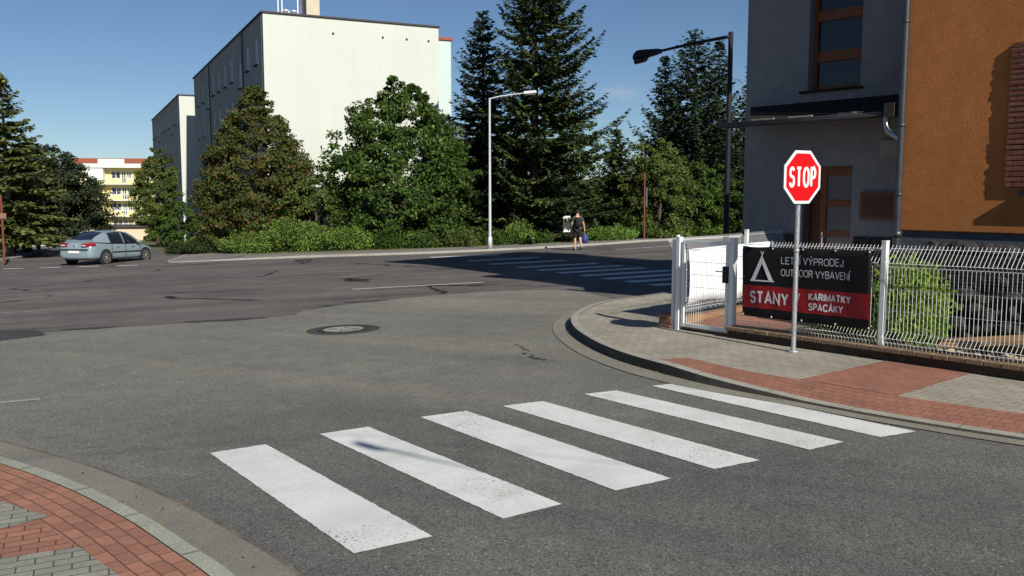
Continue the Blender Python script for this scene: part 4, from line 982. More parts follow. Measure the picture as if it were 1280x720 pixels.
# rusty pole with a small edge-on sign, and one at the left frame edge
rp = thing('sign_post', 'thin reddish sign post among the trees on the far verge', 'sign post', (6.97, 47.3, zg(6.97, 47.3)))
q = MB(); q.tube([(0, 0, 0), (-.02, 0, 3.6)], .045, 8); q.build('pole', 'rust_red', rp)
q = MB(); q.box((.10, .02, 2.3), (.10, .03, 1.0), R(30)); q.build('sign_plate', 'plinth_dark', rp)
rp = thing('sign_post', 'brown sign post at the left edge beside the larch trunk', 'sign post', (-22.65, 39.9, zg(-22.65, 39.9)+.1))
q = MB(); q.tube([(0, 0, 0), (.0, 0, 3.0)], .05, 8); q.build('pole', 'rust_red', rp)
q = MB(); q.box((0, -.06, 2.1), (.45, .03, .25)); q.build('sign_plate', 'orange_bricks', rp)
wb = thing('notice_board', 'white panel standing at the hedge behind the walking person', 'panel', (2.77, 45.6, zg(2.77, 45.6)), R(10))
q = MB(); q.b2(-.19, .19, -.03, .03, .6, 1.42); q.build('panel', 'white_plaster', wb, .01)
q = MB(); q.b2(-.15, -.11, .03, .07, 0, 1.3); q.b2(.11, .15, .03, .07, 0, 1.3); q.build('legs', 'black_metal', wb)

# ---- manhole ----
mhx, mhy = -2.95, 15.52
mh = thing('manhole_cover', 'round manhole with pale lid in a dark ring, set in the junction asphalt', 'manhole cover', (mhx, mhy, zg(mhx, mhy)))
tilt = lambda x, y, z: (x, y, z+.028*x-.01*y)
q = MB(); q.lathe([(.0, .004), (.64, .004)], 36, smooth=False); q.build('collar', 'asphalt_dark', mh, xf=tilt)
q = MB(); q.lathe([(.36, .006), (.37, .016), (.45, .016), (.46, .006)], 36); q.build('rim', 'cast_iron', mh, xf=tilt)
q = MB(); q.lathe([(0, .012), (.35, .012)], 36, smooth=False)
q.build('lid', 'lid_concrete', mh, xf=tilt)
q = MB()
for k in range(4): q.box((.2*cos(k*pi/2), .2*sin(k*pi/2), .014), (.12, .02, .006), k*pi/2)
q.build('lifting_slots', 'cast_iron', mh, xf=tilt)

# ================= TREES AND SHRUBS =================
def leaf_mesh(name, C, Dv, Nv, L, Wd, m, parent, quadfold=True):
    """many small leaves: C centres, Dv long direction, Nv approximate normal, L length, Wd width"""
    n = len(C); D_ = Dv/np.linalg.norm(Dv, axis=1, keepdims=True)
    Sx = np.cross(D_, Nv); Sx /= (np.linalg.norm(Sx, axis=1, keepdims=True)+1e-9); N_ = np.cross(Sx, D_)
    L = L[:, None]; Wd = Wd[:, None]
    v = np.stack([C-D_*L*.5, C+Sx*Wd*.5+N_*Wd*.12, C+D_*L*.5, C-Sx*Wd*.5+N_*Wd*.12], 1).reshape(-1, 3)
    me = bpy.data.meshes.new(name)
    me.vertices.add(4*n); me.vertices.foreach_set('co', v.ravel().astype('f'))
    me.loops.add(4*n); me.loops.foreach_set('vertex_index', np.arange(4*n, dtype='i'))
    me.polygons.add(n); me.polygons.foreach_set('loop_start', np.arange(n, dtype='i')*4)
    try: me.polygons.foreach_set('loop_total', np.full(n, 4, dtype='i'))
    except Exception: pass
    me.update(calc_edges=True); me.materials.append(MATS[m])
    o = bpy.data.objects.new(name, me); COL.objects.link(o); o.parent = parent
    return o
def trunk_mb(h, r, g_, lean=.15, limbs=10, reach=2.0, lo=.25):
    q = MB(); pts = []; 
    lx, ly = g_.normal(0, lean), g_.normal(0, lean)
    for i in range(8): t_ = i/7; pts.append((lx*t_*t_+.05*sin(i*2.1), ly*t_*t_+.05*cos(i*1.7), -.1+h*t_))
    q.tube(pts, [r*(1-.85*i/7)*(1.35 if i == 0 else 1) for i in range(8)], 9)
    for k in range(limbs):
        t_ = lo+(.9-lo)*k/limbs; z = h*t_; a = k*2.4+g_.uniform(-.4, .4); ln = reach*(1-.6*t_)*g_.uniform(.7, 1.1)
        p0 = Vector((lx*t_*t_, ly*t_*t_, z)); p1 = p0+Vector((cos(a)*ln*.5, sin(a)*ln*.5, ln*.28)); p2 = p0+Vector((cos(a)*ln, sin(a)*ln, ln*.8))
        rr_ = r*(1-.8*t_)*.45; q.tube([p0, p1, p2], [rr_, rr_*.6, rr_*.25], 6)
    return q
def broadleaf(label, x, y, h, rad, prof, m='leaf_maple', seed=1, n=30000, leaf=.13, zlo=.06, name='broadleaf_tree', trunk='bark', clump=.36, irr=.22, hole=.10, cat='tree', group=None, asym=None):
    g_ = np.random.default_rng(seed); zb = zg(x, y)
    root = thing(name, label, cat, (x, y, zb), 0, group)
    trunk_mb(h*.82, h*.022+.04, g_, .2, 12, rad*.9, .12).build('trunk', trunk, root)
    # lobed envelope
    nl = 26; lob = g_.normal(0, 1, (nl, 3)); lob /= np.linalg.norm(lob, axis=1, keepdims=True); la = g_.uniform(-irr*.6, irr, nl)
    nc = max(30, int(n/85)); zc_ = g_.uniform(0, 1, nc*4); P_ = np.interp(zc_, *zip(*prof)); keep = g_.uniform(0, 1, nc*4) < (P_/P_.max())**1.2*.9+.06
    zc_ = zc_[keep][:nc]; nc = len(zc_); pr_ = np.interp(zc_, *zip(*prof))
    th_ = g_.uniform(0, 2*pi, nc); rr_ = g_.uniform(.18, 1, nc)**.42
    d = np.stack([np.cos(th_), np.sin(th_), (zc_-.5)*1.6], 1); d /= np.linalg.norm(d, axis=1, keepdims=True)
    dots = d @ lob.T; bumpv = (np.exp((dots-1)*9)*la).sum(1)
    R_ = rad*pr_*rr_*(1+bumpv)
    if asym: R_ *= 1+asym*np.cos(th_)
    cx = np.stack([R_*np.cos(th_), R_*np.sin(th_), h*(zlo+(1-zlo)*zc_)*(1+bumpv*.15*zc_)], 1)
    per = np.maximum(12, g_.poisson(n/nc, nc)); idx = np.repeat(np.arange(nc), per)
    cs = clump*g_.uniform(.55, 1.25, nc)*(.55+.6*pr_)
    off = g_.normal(0, 1, (len(idx), 3)); off /= np.linalg.norm(off, axis=1, keepdims=True); off *= (g_.uniform(0, 1, len(idx))**.45)[:, None]
    C = cx[idx]+off*cs[idx][:, None]*np.array([1.15, 1.15, .72])
    C[:, 2] = np.maximum(C[:, 2], .05)
    outw = C-np.array([0, 0, h*.45]); outw /= np.linalg.norm(outw, axis=1, keepdims=True)
    Nn = off*.6+outw*.5+g_.normal(0, .55, C.shape)+np.array([0, 0, .35])
    Dd = g_.normal(0, 1, C.shape)+np.array([0, 0, -.35])
    s_ = leaf*g_.uniform(.65, 1.35, len(C))
    leaf_mesh('crown', C, Dd, Nn, s_, s_*.72, m, root)
    return root
def conifer(label, x, y, h, rad, m='needle_dark', seed=1, whorl=.34, droop=.25, tip=.25, power=.85, zlo=.04, dens=1.0, name='spruce', gaps=.25, cat='tree', group=None, asym=0, nleaf=.27, trunk='bark', upper=None, per=8):
    g_ = np.random.default_rng(seed); zb = zg(x, y); root = thing(name, label, cat, (x, y, zb), 0, group)
    q = MB(); q.tube([(0, 0, -.1), (.03, .02, h*.5), (0, 0, h*.99)], [h*.017+.05, h*.010+.03, .012], 9)
    CC, DD, NN, LL = [], [], [], []
    z = h*zlo
    while z < h*.985:
        t_ = (z-h*zlo)/(h*(1-zlo)); R0 = rad*max(0, 1-t_)**power+.10
        k = int(per-2*t_+g_.integers(-1, 2)); a0 = g_.uniform(0, 6.28)
        for j in range(k):
            if g_.uniform() < gaps*.5*(1-t_): continue
            a = a0+2*pi*j/k+g_.uniform(-.25, .25); ln = R0*g_.uniform(.68, 1.18)*(1+asym*cos(a))
            if g_.uniform() < .10: ln *= 1.18
            dh = np.array([cos(a), sin(a), 0.]); side = np.array([-sin(a), cos(a), 0.])
            zz = z+g_.uniform(-.5, .5)*whorl; dr = droop*(1-t_*.8)*g_.uniform(.7, 1.3); up = tip*g_.uniform(.6, 1.3)+t_*.35
            f_ = lambda s: np.array([0, 0, zz])+dh*ln*s+np.array([0, 0, 1.])*ln*(up*s*s - dr*s*(1.0))
            q.tube([f_(0), f_(.5), f_(.92)], [.012+.018*ln/rad, .010, .004], 4, False)
            nt_ = max(4, int(ln/.13*dens))
            for i in range(nt_):
                s = .10+.92*(i+g_.uniform(0, 1))/nt_; p = f_(s); tl = (.26*ln*max(0, 1-s)**.7+.13)*g_.uniform(.6, 1.2)
                for sd_ in (-1, 1):
                    td = dh*g_.uniform(.55, 1.0)+side*sd_*g_.uniform(.4, 1.0)+np.array([0, 0, g_.uniform(-.38, .05)])
                    td /= np.linalg.norm(td); ns = max(1, int(tl/.13))
                    for w_ in range(ns):
                        CC.append(p+td*(w_+.5)*tl/ns+g_.normal(0, .02, 3)); DD.append(td+g_.normal(0, .25, 3)); NN.append(np.array([0, 0, 1.])+g_.normal(0, .45, 3)); LL.append(nleaf*g_.uniform(.75, 1.4))
        z += whorl*g_.uniform(.75, 1.25)*(1-.35*t_)
    for i in range(int(14)):  # leader
        CC.append(np.array([0, 0, h*(.955+.05*i/14)])); DD.append(g_.normal(0, .5, 3)+np.array([0, 0, 1.2])); NN.append(g_.normal(0, 1, 3)); LL.append(nleaf)
    q.build('trunk', trunk, root)
    L = np.array(LL); leaf_mesh('crown', np.array(CC), np.array(DD), np.array(NN), L, L*.46, m, root)
    return root
def shrub(label, x, y, wd, dp, h, m, seed, n=7000, leaf=.09, name='shrub', flat=False, group=None, up=.5, dz=0, sc0=None):
    """low bush: arching shoots covered with small leaves"""
    g_ = np.random.default_rng(seed); root = thing(name, label, 'shrub', (x, y, zg(x, y)+dz), 0, group)
    q = MB(); CC, DD, NN, LL = [], [], [], []
    nsh = int(n/42)
    for i in range(nsh):
        a = g_.uniform(0, 2*pi); r = g_.uniform(0, 1)**.5; bx, by = wd/2*r*.75*cos(a), dp/2*r*.75*sin(a)
        hh = h*(1-.45*r*r)*g_.uniform(.55, 1.12); sp_ = .5 if flat else .28
        a2 = a+g_.uniform(-.7, .7); ex, ey = bx+cos(a2)*wd*.16*(1 if flat else .6)*g_.uniform(.4, 1.3), by+sin(a2)*dp*.16*g_.uniform(.4, 1.3)
        z0_ = hh*g_.uniform(.1, .5)
        if i % 6 == 0: q.tube([(bx*.5, by*.5, 0), (bx, by, z0_), (ex, ey, hh)], [.018, .012, .005], 4, False)
        for k in range(42):
            s = g_.uniform(.0, 1.0); p = np.array([bx+(ex-bx)*s, by+(ey-by)*s, z0_+(hh-z0_)*s**.7])
            sc = sc0 or (.11 if flat else .13)
            CC.append(p+g_.normal(0, sc, 3)*np.array([1, 1, .55])); d_ = np.array([ex-bx, ey-by, up*.4]); d_ /= np.linalg.norm(d_)+1e-6
            DD.append(d_+g_.normal(0, .6, 3)); NN.append(g_.normal(0, .6, 3)+np.array([0, 0, .8])); LL.append(leaf*g_.uniform(.7, 1.35))
    C = np.array(CC); C[:, 2] = np.maximum(C[:, 2], .02)
    q.build('stems', 'bark', root)
    L = np.array(LL); leaf_mesh('foliage', C, np.array(DD), np.array(NN), L, L*.5, m, root)
    return root

egg = [(0, .75), (.12, .95), (.3, 1.0), (.5, .88), (.68, .62), (.83, .33), (.94, .12), (1, .02)]
egg2 = [(0, .72), (.15, .95), (.35, 1.0), (.6, .92), (.8, .66), (.92, .36), (1, .10)]
tall = [(0, .45), (.2, .8), (.45, 1.0), (.7, .85), (.88, .5), (1, .12)]
broadleaf('conical broadleaf tree with rusty brown seed clusters in front of the grey block corner', -13.2, 46.8, 8.75, 3.05, egg, 'leaf_hornbeam', 3, 62000, .135, .02, irr=.08, clump=.40)
broadleaf('rounded dark green broadleaf tree in front of the white gable', -5.7, 46.3, 8.55, 3.35, egg2, 'leaf_maple', 8, 52000, .165, .02, irr=.30, clump=.46)
broadleaf('small pale green broadleaf tree between the rusty brown tree and the round green one', -9.9, 45.2, 3.9, 1.55, egg2, 'leaf_light', 12, 9000, .12, .03, irr=.2)
conifer('narrow dark spruce directly behind the pale grey lamp post', -1.6, 50, 12.6, 3.1, 'needle_dark', 21, whorl=.40, droop=.35, tip=.25, power=.70, dens=1.45, per=10, gaps=.15, nleaf=.25)
conifer('tallest spruce with broad drooping boughs, its top cut by the frame', 1.15, 47.2, 15.4, 3.9, 'needle_green', 23, whorl=.56, droop=.36, tip=.36, power=.56, dens=1.7, per=10, gaps=.25, asym=.2, nleaf=.26)
conifer('small dense conifer between the tallest spruce and the pale leafy tree', 6.0, 52, 6.3, 2.3, 'needle_green', 25, droop=.1, tip=.45, dens=1.2, gaps=.05, whorl=.28)
broadleaf('light green leafy tree behind the reddish sign post', 8.1, 49.5, 5.5, 1.9, egg2, 'leaf_light', 27, 15000, .13, .03, irr=.4)
conifer('broad dark spruce with several tops behind the black street lamp', 11.0, 55, 12.3, 4.5, 'needle_dark', 29, nleaf=.26, whorl=.40, droop=.12, tip=.5, power=.80, dens=1.15, per=9, gaps=.15)
conifer('slim dark spruce leaning on the right flank of the broad spruce', 12.7, 56, 11.9, 2.7, 'needle_dark', 31, droop=.15, tip=.4, dens=1.1)
conifer('slim dark spruce on the left flank of the broad spruce', 9.4, 56.0, 11.0, 2.6, 'needle_dark', 33, droop=.15, tip=.4, dens=1.1)
conifer('dark spruce beside the grey wall corner, rising above the canopy', 15.2, 57, 11.2, 2.8, 'needle_dark', 35, droop=.15, tip=.4, dens=1.1)
conifer('shaggy light green larch at the left edge of the street', -26.9, 48, 9.7, 3.1, 'needle_larch', 41, droop=.36, tip=.12, power=.88, zlo=.14, dens=1.15, gaps=.1, nleaf=.30, per=9, name='larch', trunk='pale_bark', asym=.1)
broadleaf('dark pine with rounded crown just behind the larch', -31.6, 58, 6.6, 2.7, egg2, 'needle_pine', 43, 30000, .15, .12, irr=.5, name='pine_tree', clump=.5)
broadleaf('wide dark pine spreading behind the silver car', -28.0, 56, 6.6, 2.5, egg2, 'needle_pine', 45, 22000, .15, .10, irr=.5, name='pine_tree', clump=.45)
broadleaf('tall dark pine rising behind the larch at the left edge', -33.5, 60, 8.0, 3.2, egg2, 'needle_pine', 47, 26000, .16, .12, irr=.5, name='pine_tree', clump=.5)
broadleaf('slender light leafy tree between the yellow flats and the farther grey block', -29.2, 74, 7.9, 1.75, tall, 'leaf_light', 49, 20000, .17, .06, irr=.35)
broadleaf('lower green tree at the foot of the farther grey block', -26.4, 71, 3.6, 1.7, egg2, 'leaf_maple', 51, 9000, .15, .05, irr=.3)
for i, (x, y, h, r_, mm, lb) in enumerate([(3.6, 53, 6.4, 2.3, 'leaf_maple', 'green tree filling the gap behind the tallest spruce'), (-3.2, 49, 5.0, 2.2, 'leaf_maple', 'dark green tree crowding behind the round tree by the lamp post'), (-.4, 53.5, 6.6, 2.5, 'leaf_maple', 'dark leafy tree closing the gap between the two tallest spruces'), (1.6, 56, 5.2, 2.6, 'needle_pine', 'low dark tree behind the tallest spruce'),
        (14.6, 51, 3.8, 2.0, 'leaf_maple', 'low green tree behind the mesh fence, right of the black lamp'), (10.8, 51.5, 3.6, 1.7, 'leaf_maple', 'low green tree under the broad dark spruce'),
        (-18.4, 60, 2.3, 1.6, 'leaf_maple', 'low green bushy tree at the foot of the grey facade'), (17.5, 60, 8, 3.5, 'needle_pine', 'dark bulky tree mostly hidden by the grey house')]):
    broadleaf(lb, x, y, h+.8, r_, egg2, mm, 60+i, 13000, .14, .03, irr=.35)
# tree groups far away, closing the horizon
for i in range(26):
    x = -150+i*14+random.uniform(-4, 4); y = 190+random.uniform(-15, 25)
    if -105 < x < -55: y += 25
    broadleaf('distant dark tree on the skyline beyond the blocks', x, y, random.uniform(6.5, 9.5), random.uniform(5, 7), egg2, 'leaf_maple', 200+i, 1600, .8, .03, clump=1.3, group='distant trees closing the skyline')
hl = MB(); pts = [(x, 700+60*sin(x*.004), -8+10+8*sin(x*.006+1)+5*sin(x*.017)) for x in range(-1500, 1501, 50)]
for a, b_ in zip(pts, pts[1:]): hl.add([(a[0], a[1]-120, -14), (b_[0], b_[1]-120, -14), (b_[0], b_[1], b_[2]), (a[0], a[1], a[2]), (a[0], a[1]+200, -14), (b_[0], b_[1]+200, -14)], [(0, 1, 2, 3), (3, 2, 5, 4)], True)
tag(hl.build('hills', 'far_hill'), kind='structure')

# junipers and shrubs behind the far pavement
JG = 'low spreading junipers along the far pavement'
for i, (x, y, wd, dp, h, mm, lb) in enumerate([
    (-12.8, 43.6, 2.9, 1.6, 1.05, 'juniper', 'leftmost bright spreading juniper of the far bed'),
    (-10.6, 43.7, 3.4, 1.9, 1.65, 'juniper', 'tallest bright spreading juniper, below the rusty brown tree'),
    (-8.0, 43.6, 3.0, 1.6, 1.3, 'juniper', 'bright spreading juniper between the rusty brown and the round tree'),
    (-15.7, 45.6, 2.1, 1.6, .75, 'shrub_dark', 'dark low shrub left of the junipers'),
    (-17.2, 46.6, 1.5, 1.3, .6, 'shrub_dark', 'smallest dark shrub nearest the silver car'),
    (-6.0, 43.7, 1.9, 1.2, .85, 'leaf_maple', 'small leafy shrub at the foot of the round tree'),
    (-4.2, 43.4, 1.6, 1.2, .8, 'leaf_maple', 'leafy green shrub left of the lamp post foot'),
    (-2.5, 43.5, 1.8, 1.2, .95, 'leaf_light', 'light leafy shrub just left of the lamp post'),
    (-.9, 44.0, 1.5, 1.1, .8, 'leaf_maple', 'green shrub right behind the lamp post foot'),
    (.35, 44.4, 1.45, 1.2, 1.25, 'juniper', 'round bright green bush right of the lamp post'),
    (1.5, 45.0, 1.2, 1.0, .8, 'leaf_maple', 'small bush between the round bright bush and the white panel'),
    (5.0, 47.2, 3.2, 1.8, .85, 'juniper', 'spreading juniper just right of the walking person'),
    (8.0, 49.3, 3.2, 1.8, .9, 'juniper', 'spreading juniper behind the reddish sign post'),
    (10.9, 51.3, 3.4, 1.8, .95, 'juniper', 'spreading juniper left of the black street lamp'),
    (13.8, 53.3, 3.4, 1.8, .95, 'juniper', 'rightmost spreading juniper, partly behind the house corner')]):
    shrub(lb, x, y, wd, dp, h, mm, 300+i, int(5200*wd*dp/3), .10, 'juniper_bush' if mm == 'juniper' else 'shrub', mm == 'juniper', None)
sb_ = shrub('bright yellow green bush pressing against the mesh fence beside the banner', *fw(3.42, .66), 1.0, .5, 1.12, 'shrub_bright', 401, 15000, .06, 'garden_bush', False, up=1, dz=.12, sc0=.10)
shrub('low green plant behind the banner foot', *fw(2.6, .45), .8, .4, .4, 'shrub_bright', 403, 1500, .05, 'garden_bush', dz=.15, sc0=.06)
# grass on the far verge (nobody could count it)
g_ = np.random.default_rng(5); n = 26000
t_ = g_.uniform(-12.5, 16, n); by = np.interp(t_, [-14.2, -8.5, -4.2, -1, 3.2, 8.3, 16], [41.0, 41.9, 42.5, 43.3, 46.0, 50.4, 55.6])+g_.uniform(0, 1, n)**2*3.0-.3
zz = np.array([zg(a, b_) for a, b_ in zip(t_, by)])
leaf_mesh('verge_grass', np.stack([t_, by, zz+.04], 1), g_.normal(0, .5, (n, 3))+np.array([0, 0, 1.]), g_.normal(0, 1, (n, 3)), g_.uniform(.10, .24, n), np.full(n, .05), 'grass_blade', None)['kind'] = 'stuff'
# dry leaves caught in the gutters
CC = []
for _ in range(46):
    i = random.randrange(20, 60); p = KRc[min(i, len(KRc)-1)]; CC.append((p[0]-random.uniform(.02, .12)*(1), p[1]-random.uniform(0, .05), 0))
for _ in range(20): CC.append((1.0+random.gauss(0, .07), 13.6+random.gauss(0, .5), 0))
for _ in range(34):
    i = random.randrange(12, 45); p = offset(KLc, random.choice((.0, .3, .15)))[i]; CC.append((p[0]+random.uniform(-.03, .03), p[1]+random.uniform(-.03, .03), 0))
C = np.array([(x, y, zg(x, y)+.022) for x, y, _ in CC]); n = len(C)
leaf_mesh('fallen_leaves', C, g_.normal(0, 1, (n, 3))*np.array([1, 1, .2]), g_.normal(0, .3, (n, 3))+np.array([0, 0, 1.]), g_.uniform(.018, .045, n), g_.uniform(.012, .03, n), 'dry_leaf', None)['kind'] = 'stuff'

# ================= CAR =================
def car(label, loc, rz, paint_='car_paint', name='parked_car', detail=True, pitch=0):
    root = thing(name, label, 'car', loc, rz); root.rotation_euler = (0, pitch, rz)
    # local +X is forwards; origin on the ground at mid wheelbase
    # body lower: stations x, z_bottom, z_belt(top), half width
    st_ = [(-2.22, .42, .62, .60), (-2.20, .30, .80, .70), (-2.12, .25, .98, .80), (-1.95, .22, 1.03, .85), (-1.5, .20, .99, .875), (-.9, .19, .95, .885), (0, .19, .93, .885), (.8, .19, .91, .88), (1.15, .20, .90, .875), (1.6, .22, .83, .85), (2.0, .25, .74, .78), (2.2, .30, .64, .66), (2.27, .40, .54, .52)]
    q = MB(); n = 16; V_ = []
    for x, zb_, zt_, hw in st_:
        for k in range(n):
            a = 2*pi*k/n+pi/n; ca_, sa_ = cos(a), sin(a); e = .38
            yy = hw*abs(ca_)**e*(1 if ca_ > 0 else -1); zz_ = (zb_+zt_)/2+(zt_-zb_)/2*abs(sa_)**e*(1 if sa_ > 0 else -1)
            if sa_ > 0: yy *= 1-.07*abs(sa_)
            V_.append((x, yy, zz_))
    q.add(V_, [(i*n+k, (i+1)*n+k, (i+1)*n+(k+1) % n, i*n+(k+1) % n) for i in range(len(st_)-1) for k in range(n)], True)
    q.add(V_[:n], [tuple(range(n))], True); q.add(V_[-n:], [tuple(range(n))[::-1]], True)
    b_ = q.build('body', paint_, root); bm = bmesh.new(); bm.from_mesh(b_.data); bmesh.ops.remove_doubles(bm, verts=bm.verts, dist=.0005); bmesh.ops.recalc_face_normals(bm, faces=bm.faces); bm.to_mesh(b_.data); bm.free()
    b_.modifiers.new('s', 'SUBSURF').levels = 1; b_.modifiers['s'].render_levels = 2
    # greenhouse: dark glass volume with painted roof and pillars
    gh = [(-1.98, .99, .99, .66, .66), (-1.55, .97, 1.20, .74, .60), (-1.05, .94, 1.385, .78, .585), (-.5, .93, 1.435, .79, .58), (.0, .92, 1.43, .79, .58), (.35, .91, 1.375, .785, .585), (.75, .90, 1.19, .78, .62), (1.22, .885, .885, .74, .72)]
    def ring(s, grow=0): x, z0_, z1_, w0, w1 = s; return [(x, -w0-grow, z0_), (x, -(w0*.45+w1*.55)-grow, z0_+(z1_-z0_)*.55), (x, -w1-grow, z1_-.035), (x, -w1+.10, z1_+grow), (x, 0, z1_+.015+grow), (x, w1-.10, z1_+grow), (x, w1+grow, z1_-.035), (x, w0*.45+w1*.55+grow, z0_+(z1_-z0_)*.55), (x, w0+grow, z0_)]
    q = MB(); V_ = [p for s in gh for p in ring(s)]; k_ = 9
    q.add(V_, [(i*k_+j, (i+1)*k_+j, (i+1)*k_+j+1, i*k_+j+1) for i in range(len(gh)-1) for j in range(k_-1)], True)
    q.build('windows', 'car_glass', root)
    q = MB(); V_ = [p for s in gh[2:6] for p in ring(s, .008)]
    q.add(V_, [(i*k_+j, (i+1)*k_+j, (i+1)*k_+j+1, i*k_+j+1) for i in range(3) for j in range(2, 6)], True)
    q.build('roof', paint_, root)
    q = MB(); V_ = [p for s in gh[:3]+[(-.93, .935, 1.39, .782, .584)] for p in ring(s, .009)]
    q.add(V_, [(i*k_+j, (i+1)*k_+j, (i+1)*k_+j+1, i*k_+j+1) for i in range(3) for j in (0, 1, 2, 5, 6, 7)], True)
    q.build('rear_quarter', paint_, root)
    q = MB(); q.add([(-2.03, -.62, 1.0), (-2.03, .62, 1.0), (-1.80, .60, 1.085), (-1.80, -.60, 1.085)], [(0, 1, 2, 3)]); q.build('boot_lid', paint_, root)
    for sd_ in (-1, 1):
        q = MB()
        def strip(a, b, w_, g=.012):
            a = Vector(a); b = Vector(b); d_ = (b-a).normalized(); s_ = Vector((1, 0, 0)); s_ = (s_-d_*s_.dot(d_)).normalized()*w_/2
            o_ = Vector((0, sd_*g, g*.6)); q.add([a-s_+o_, a+s_+o_, b+s_+o_, b-s_+o_, a-s_-o_, a+s_-o_, b+s_-o_, b-s_-o_], [(0, 1, 2, 3), (0, 4, 5, 1), (1, 5, 6, 2), (2, 6, 7, 3), (3, 7, 4, 0)])
        strip((-.02, sd_*.79, .92), (-.05, sd_*.60, 1.39), .045, .01)
        strip((1.22, sd_*.745, .89), (.75, sd_*.63, 1.18), .07, .012); strip((.75, sd_*.63, 1.18), (.33, sd_*.595, 1.36), .07, .012); 
        q.tube([(.33, sd_*.59, 1.355), (0, sd_*.588, 1.41), (-.5, sd_*.588, 1.415), (-1.05, sd_*.595, 1.365)], .024, 6)
        q.build('pillar', paint_, root)
        q = MB(); q.lathe([(0, -.03), (.36, -.03), (.37, .0), (.0, .0)], 24)
        # wheels
        for wx in (-1.33, 1.38):
            M_ = Matrix.Translation((wx, sd_*.80, .315)) @ Matrix.Rotation(R(90)*(-sd_), 4, 'X')
            q = MB(); q.lathe([(0, .0), (.375, .0), (.375, .082), (.0, .082)], 28, M_ @ Matrix.Translation((0, 0, -.0)), False); q.build('wheel_arch', 'car_trim', root)
            M2 = Matrix.Translation((wx, sd_*.80, .315)) @ Matrix.Rotation(R(90)*(-sd_), 4, 'X')
            q = MB(); q.lathe([(.2, -.1), (.295, -.10), (.315, -.07), (.315, .07), (.295, .10), (.225, .105), (.215, .09)], 32, M2); wh = q.build('wheel', 'tyre', root)
            q = MB(); q.lathe([(.205, .10), (.222, .103), (.222, .088), (.20, .06)], 28, M2)
            for k in range(9):
                a = k*2*pi/9; q.add([M2 @ Vector(p) for p in [(cos(a-.13)*.05, sin(a-.13)*.05, .10), (cos(a+.13)*.05, sin(a+.13)*.05, .10), (cos(a+.10)*.21, sin(a+.10)*.21, .095), (cos(a-.10)*.21, sin(a-.10)*.21, .095), (cos(a)*.05, sin(a)*.05, .07), (cos(a)*.21, sin(a)*.21, .07)]], [(0, 1, 2, 3), (0, 3, 5, 4), (1, 4, 5, 2)])
            q.lathe([(0, .11), (.05, .108), (.06, .09)], 14, M2)
            q.build('rim', 'alloy', wh)
        q = MB(); q.b2(-.9, 1.0, sd_*.885-.012, sd_*.885+.012, .52, .565); q.build('side_moulding', 'car_trim', root, .004)
        q = MB(); q.lathe([(0, -.09), (.06, -.07), (.085, 0), (.07, .06), (0, .08)], 10, Matrix.Translation((.78, sd_*.93, .99)) @ Matrix.Diagonal((.8, 1.1, .9, 1))); q.build('wing_mirror', paint_, root)
        for hx in (-.55, .45):
            q = MB(); q.b2(hx-.09, hx+.09, sd_*.885-.006, sd_*.885+.014, .76, .79); q.build('door_handle', paint_, root, .004)
        for dx in (-.95, -.03, 1.02):
            q = MB(); q.b2(dx-.006, dx+.006, sd_*.880-.01, sd_*.880+.009, .28, .88); q.build('door_seam', 'car_trim', root)
        # tail lamp wraps round the corner
        q = MB()
        q.add([(x, sd_*y, z) for x, y, z in [(-2.215, .34, .80), (-2.20, .60, .80), (-2.10, .78, .82), (-1.93, .855, .86), (-1.93, .845, .95), (-2.07, .77, .965), (-2.165, .58, .95), (-2.19, .34, .93)]]+[(x+.08, sd_*(y-.05), z) for x, y, z in [(-2.215, .34, .80), (-2.20, .60, .80), (-2.10, .78, .82), (-1.93, .855, .86), (-1.93, .845, .95), (-2.07, .77, .965), (-2.165, .58, .95), (-2.19, .34, .93)]],
              [(0, 1, 6, 7), (1, 2, 5, 6), (2, 3, 4, 5), (7, 6, 14, 15), (6, 5, 13, 14), (5, 4, 12, 13), (0, 8, 9, 1), (1, 9, 10, 2), (2, 10, 11, 3)], False)
        o_ = q.build('tail_light', 'tail_red', root); o_.location.x = -.02
        q = MB(); q.b2(-2.262, -2.22, sd_*.5-.08, sd_*.5+.08, .835, .87); q.build('reversing_lamp', 'plate_white', o_)
    # rear window glass framed by painted hatch (the greenhouse is glass there); bumper, plate, third lamp
    q = MB(); q.b2(-2.262, -2.235, -.26, .26, .52, .63); q.build('number_plate', 'plate_white', root, .004)
    q = MB(); q.b2(-2.275, -2.10, -.66, .66, .665, .70); q.build('bumper_strip', 'car_trim', root, .006)
    q = MB(); q.b2(-2.12, -2.0, -.55, .55, .23, .33); q.build('rear_valance', 'car_trim', root, .01)
    q = MB(); q.b2(-2.235, -2.215, -.05, .05, .84, .90); q.build('badge', 'alloy', root, .004)
    return root
cx, cy = -17.95, 39.85
car('silver blue fastback car turning off the main road, seen from its right rear', (cx, cy, zg(cx, cy)-.03), R(90-13), pitch=R(1.4))
cx, cy = -42.4, 80
car('small white parked car with red tail lights far down the back road', (cx, cy, zg(cx, cy)), R(90+28), 'car_white')

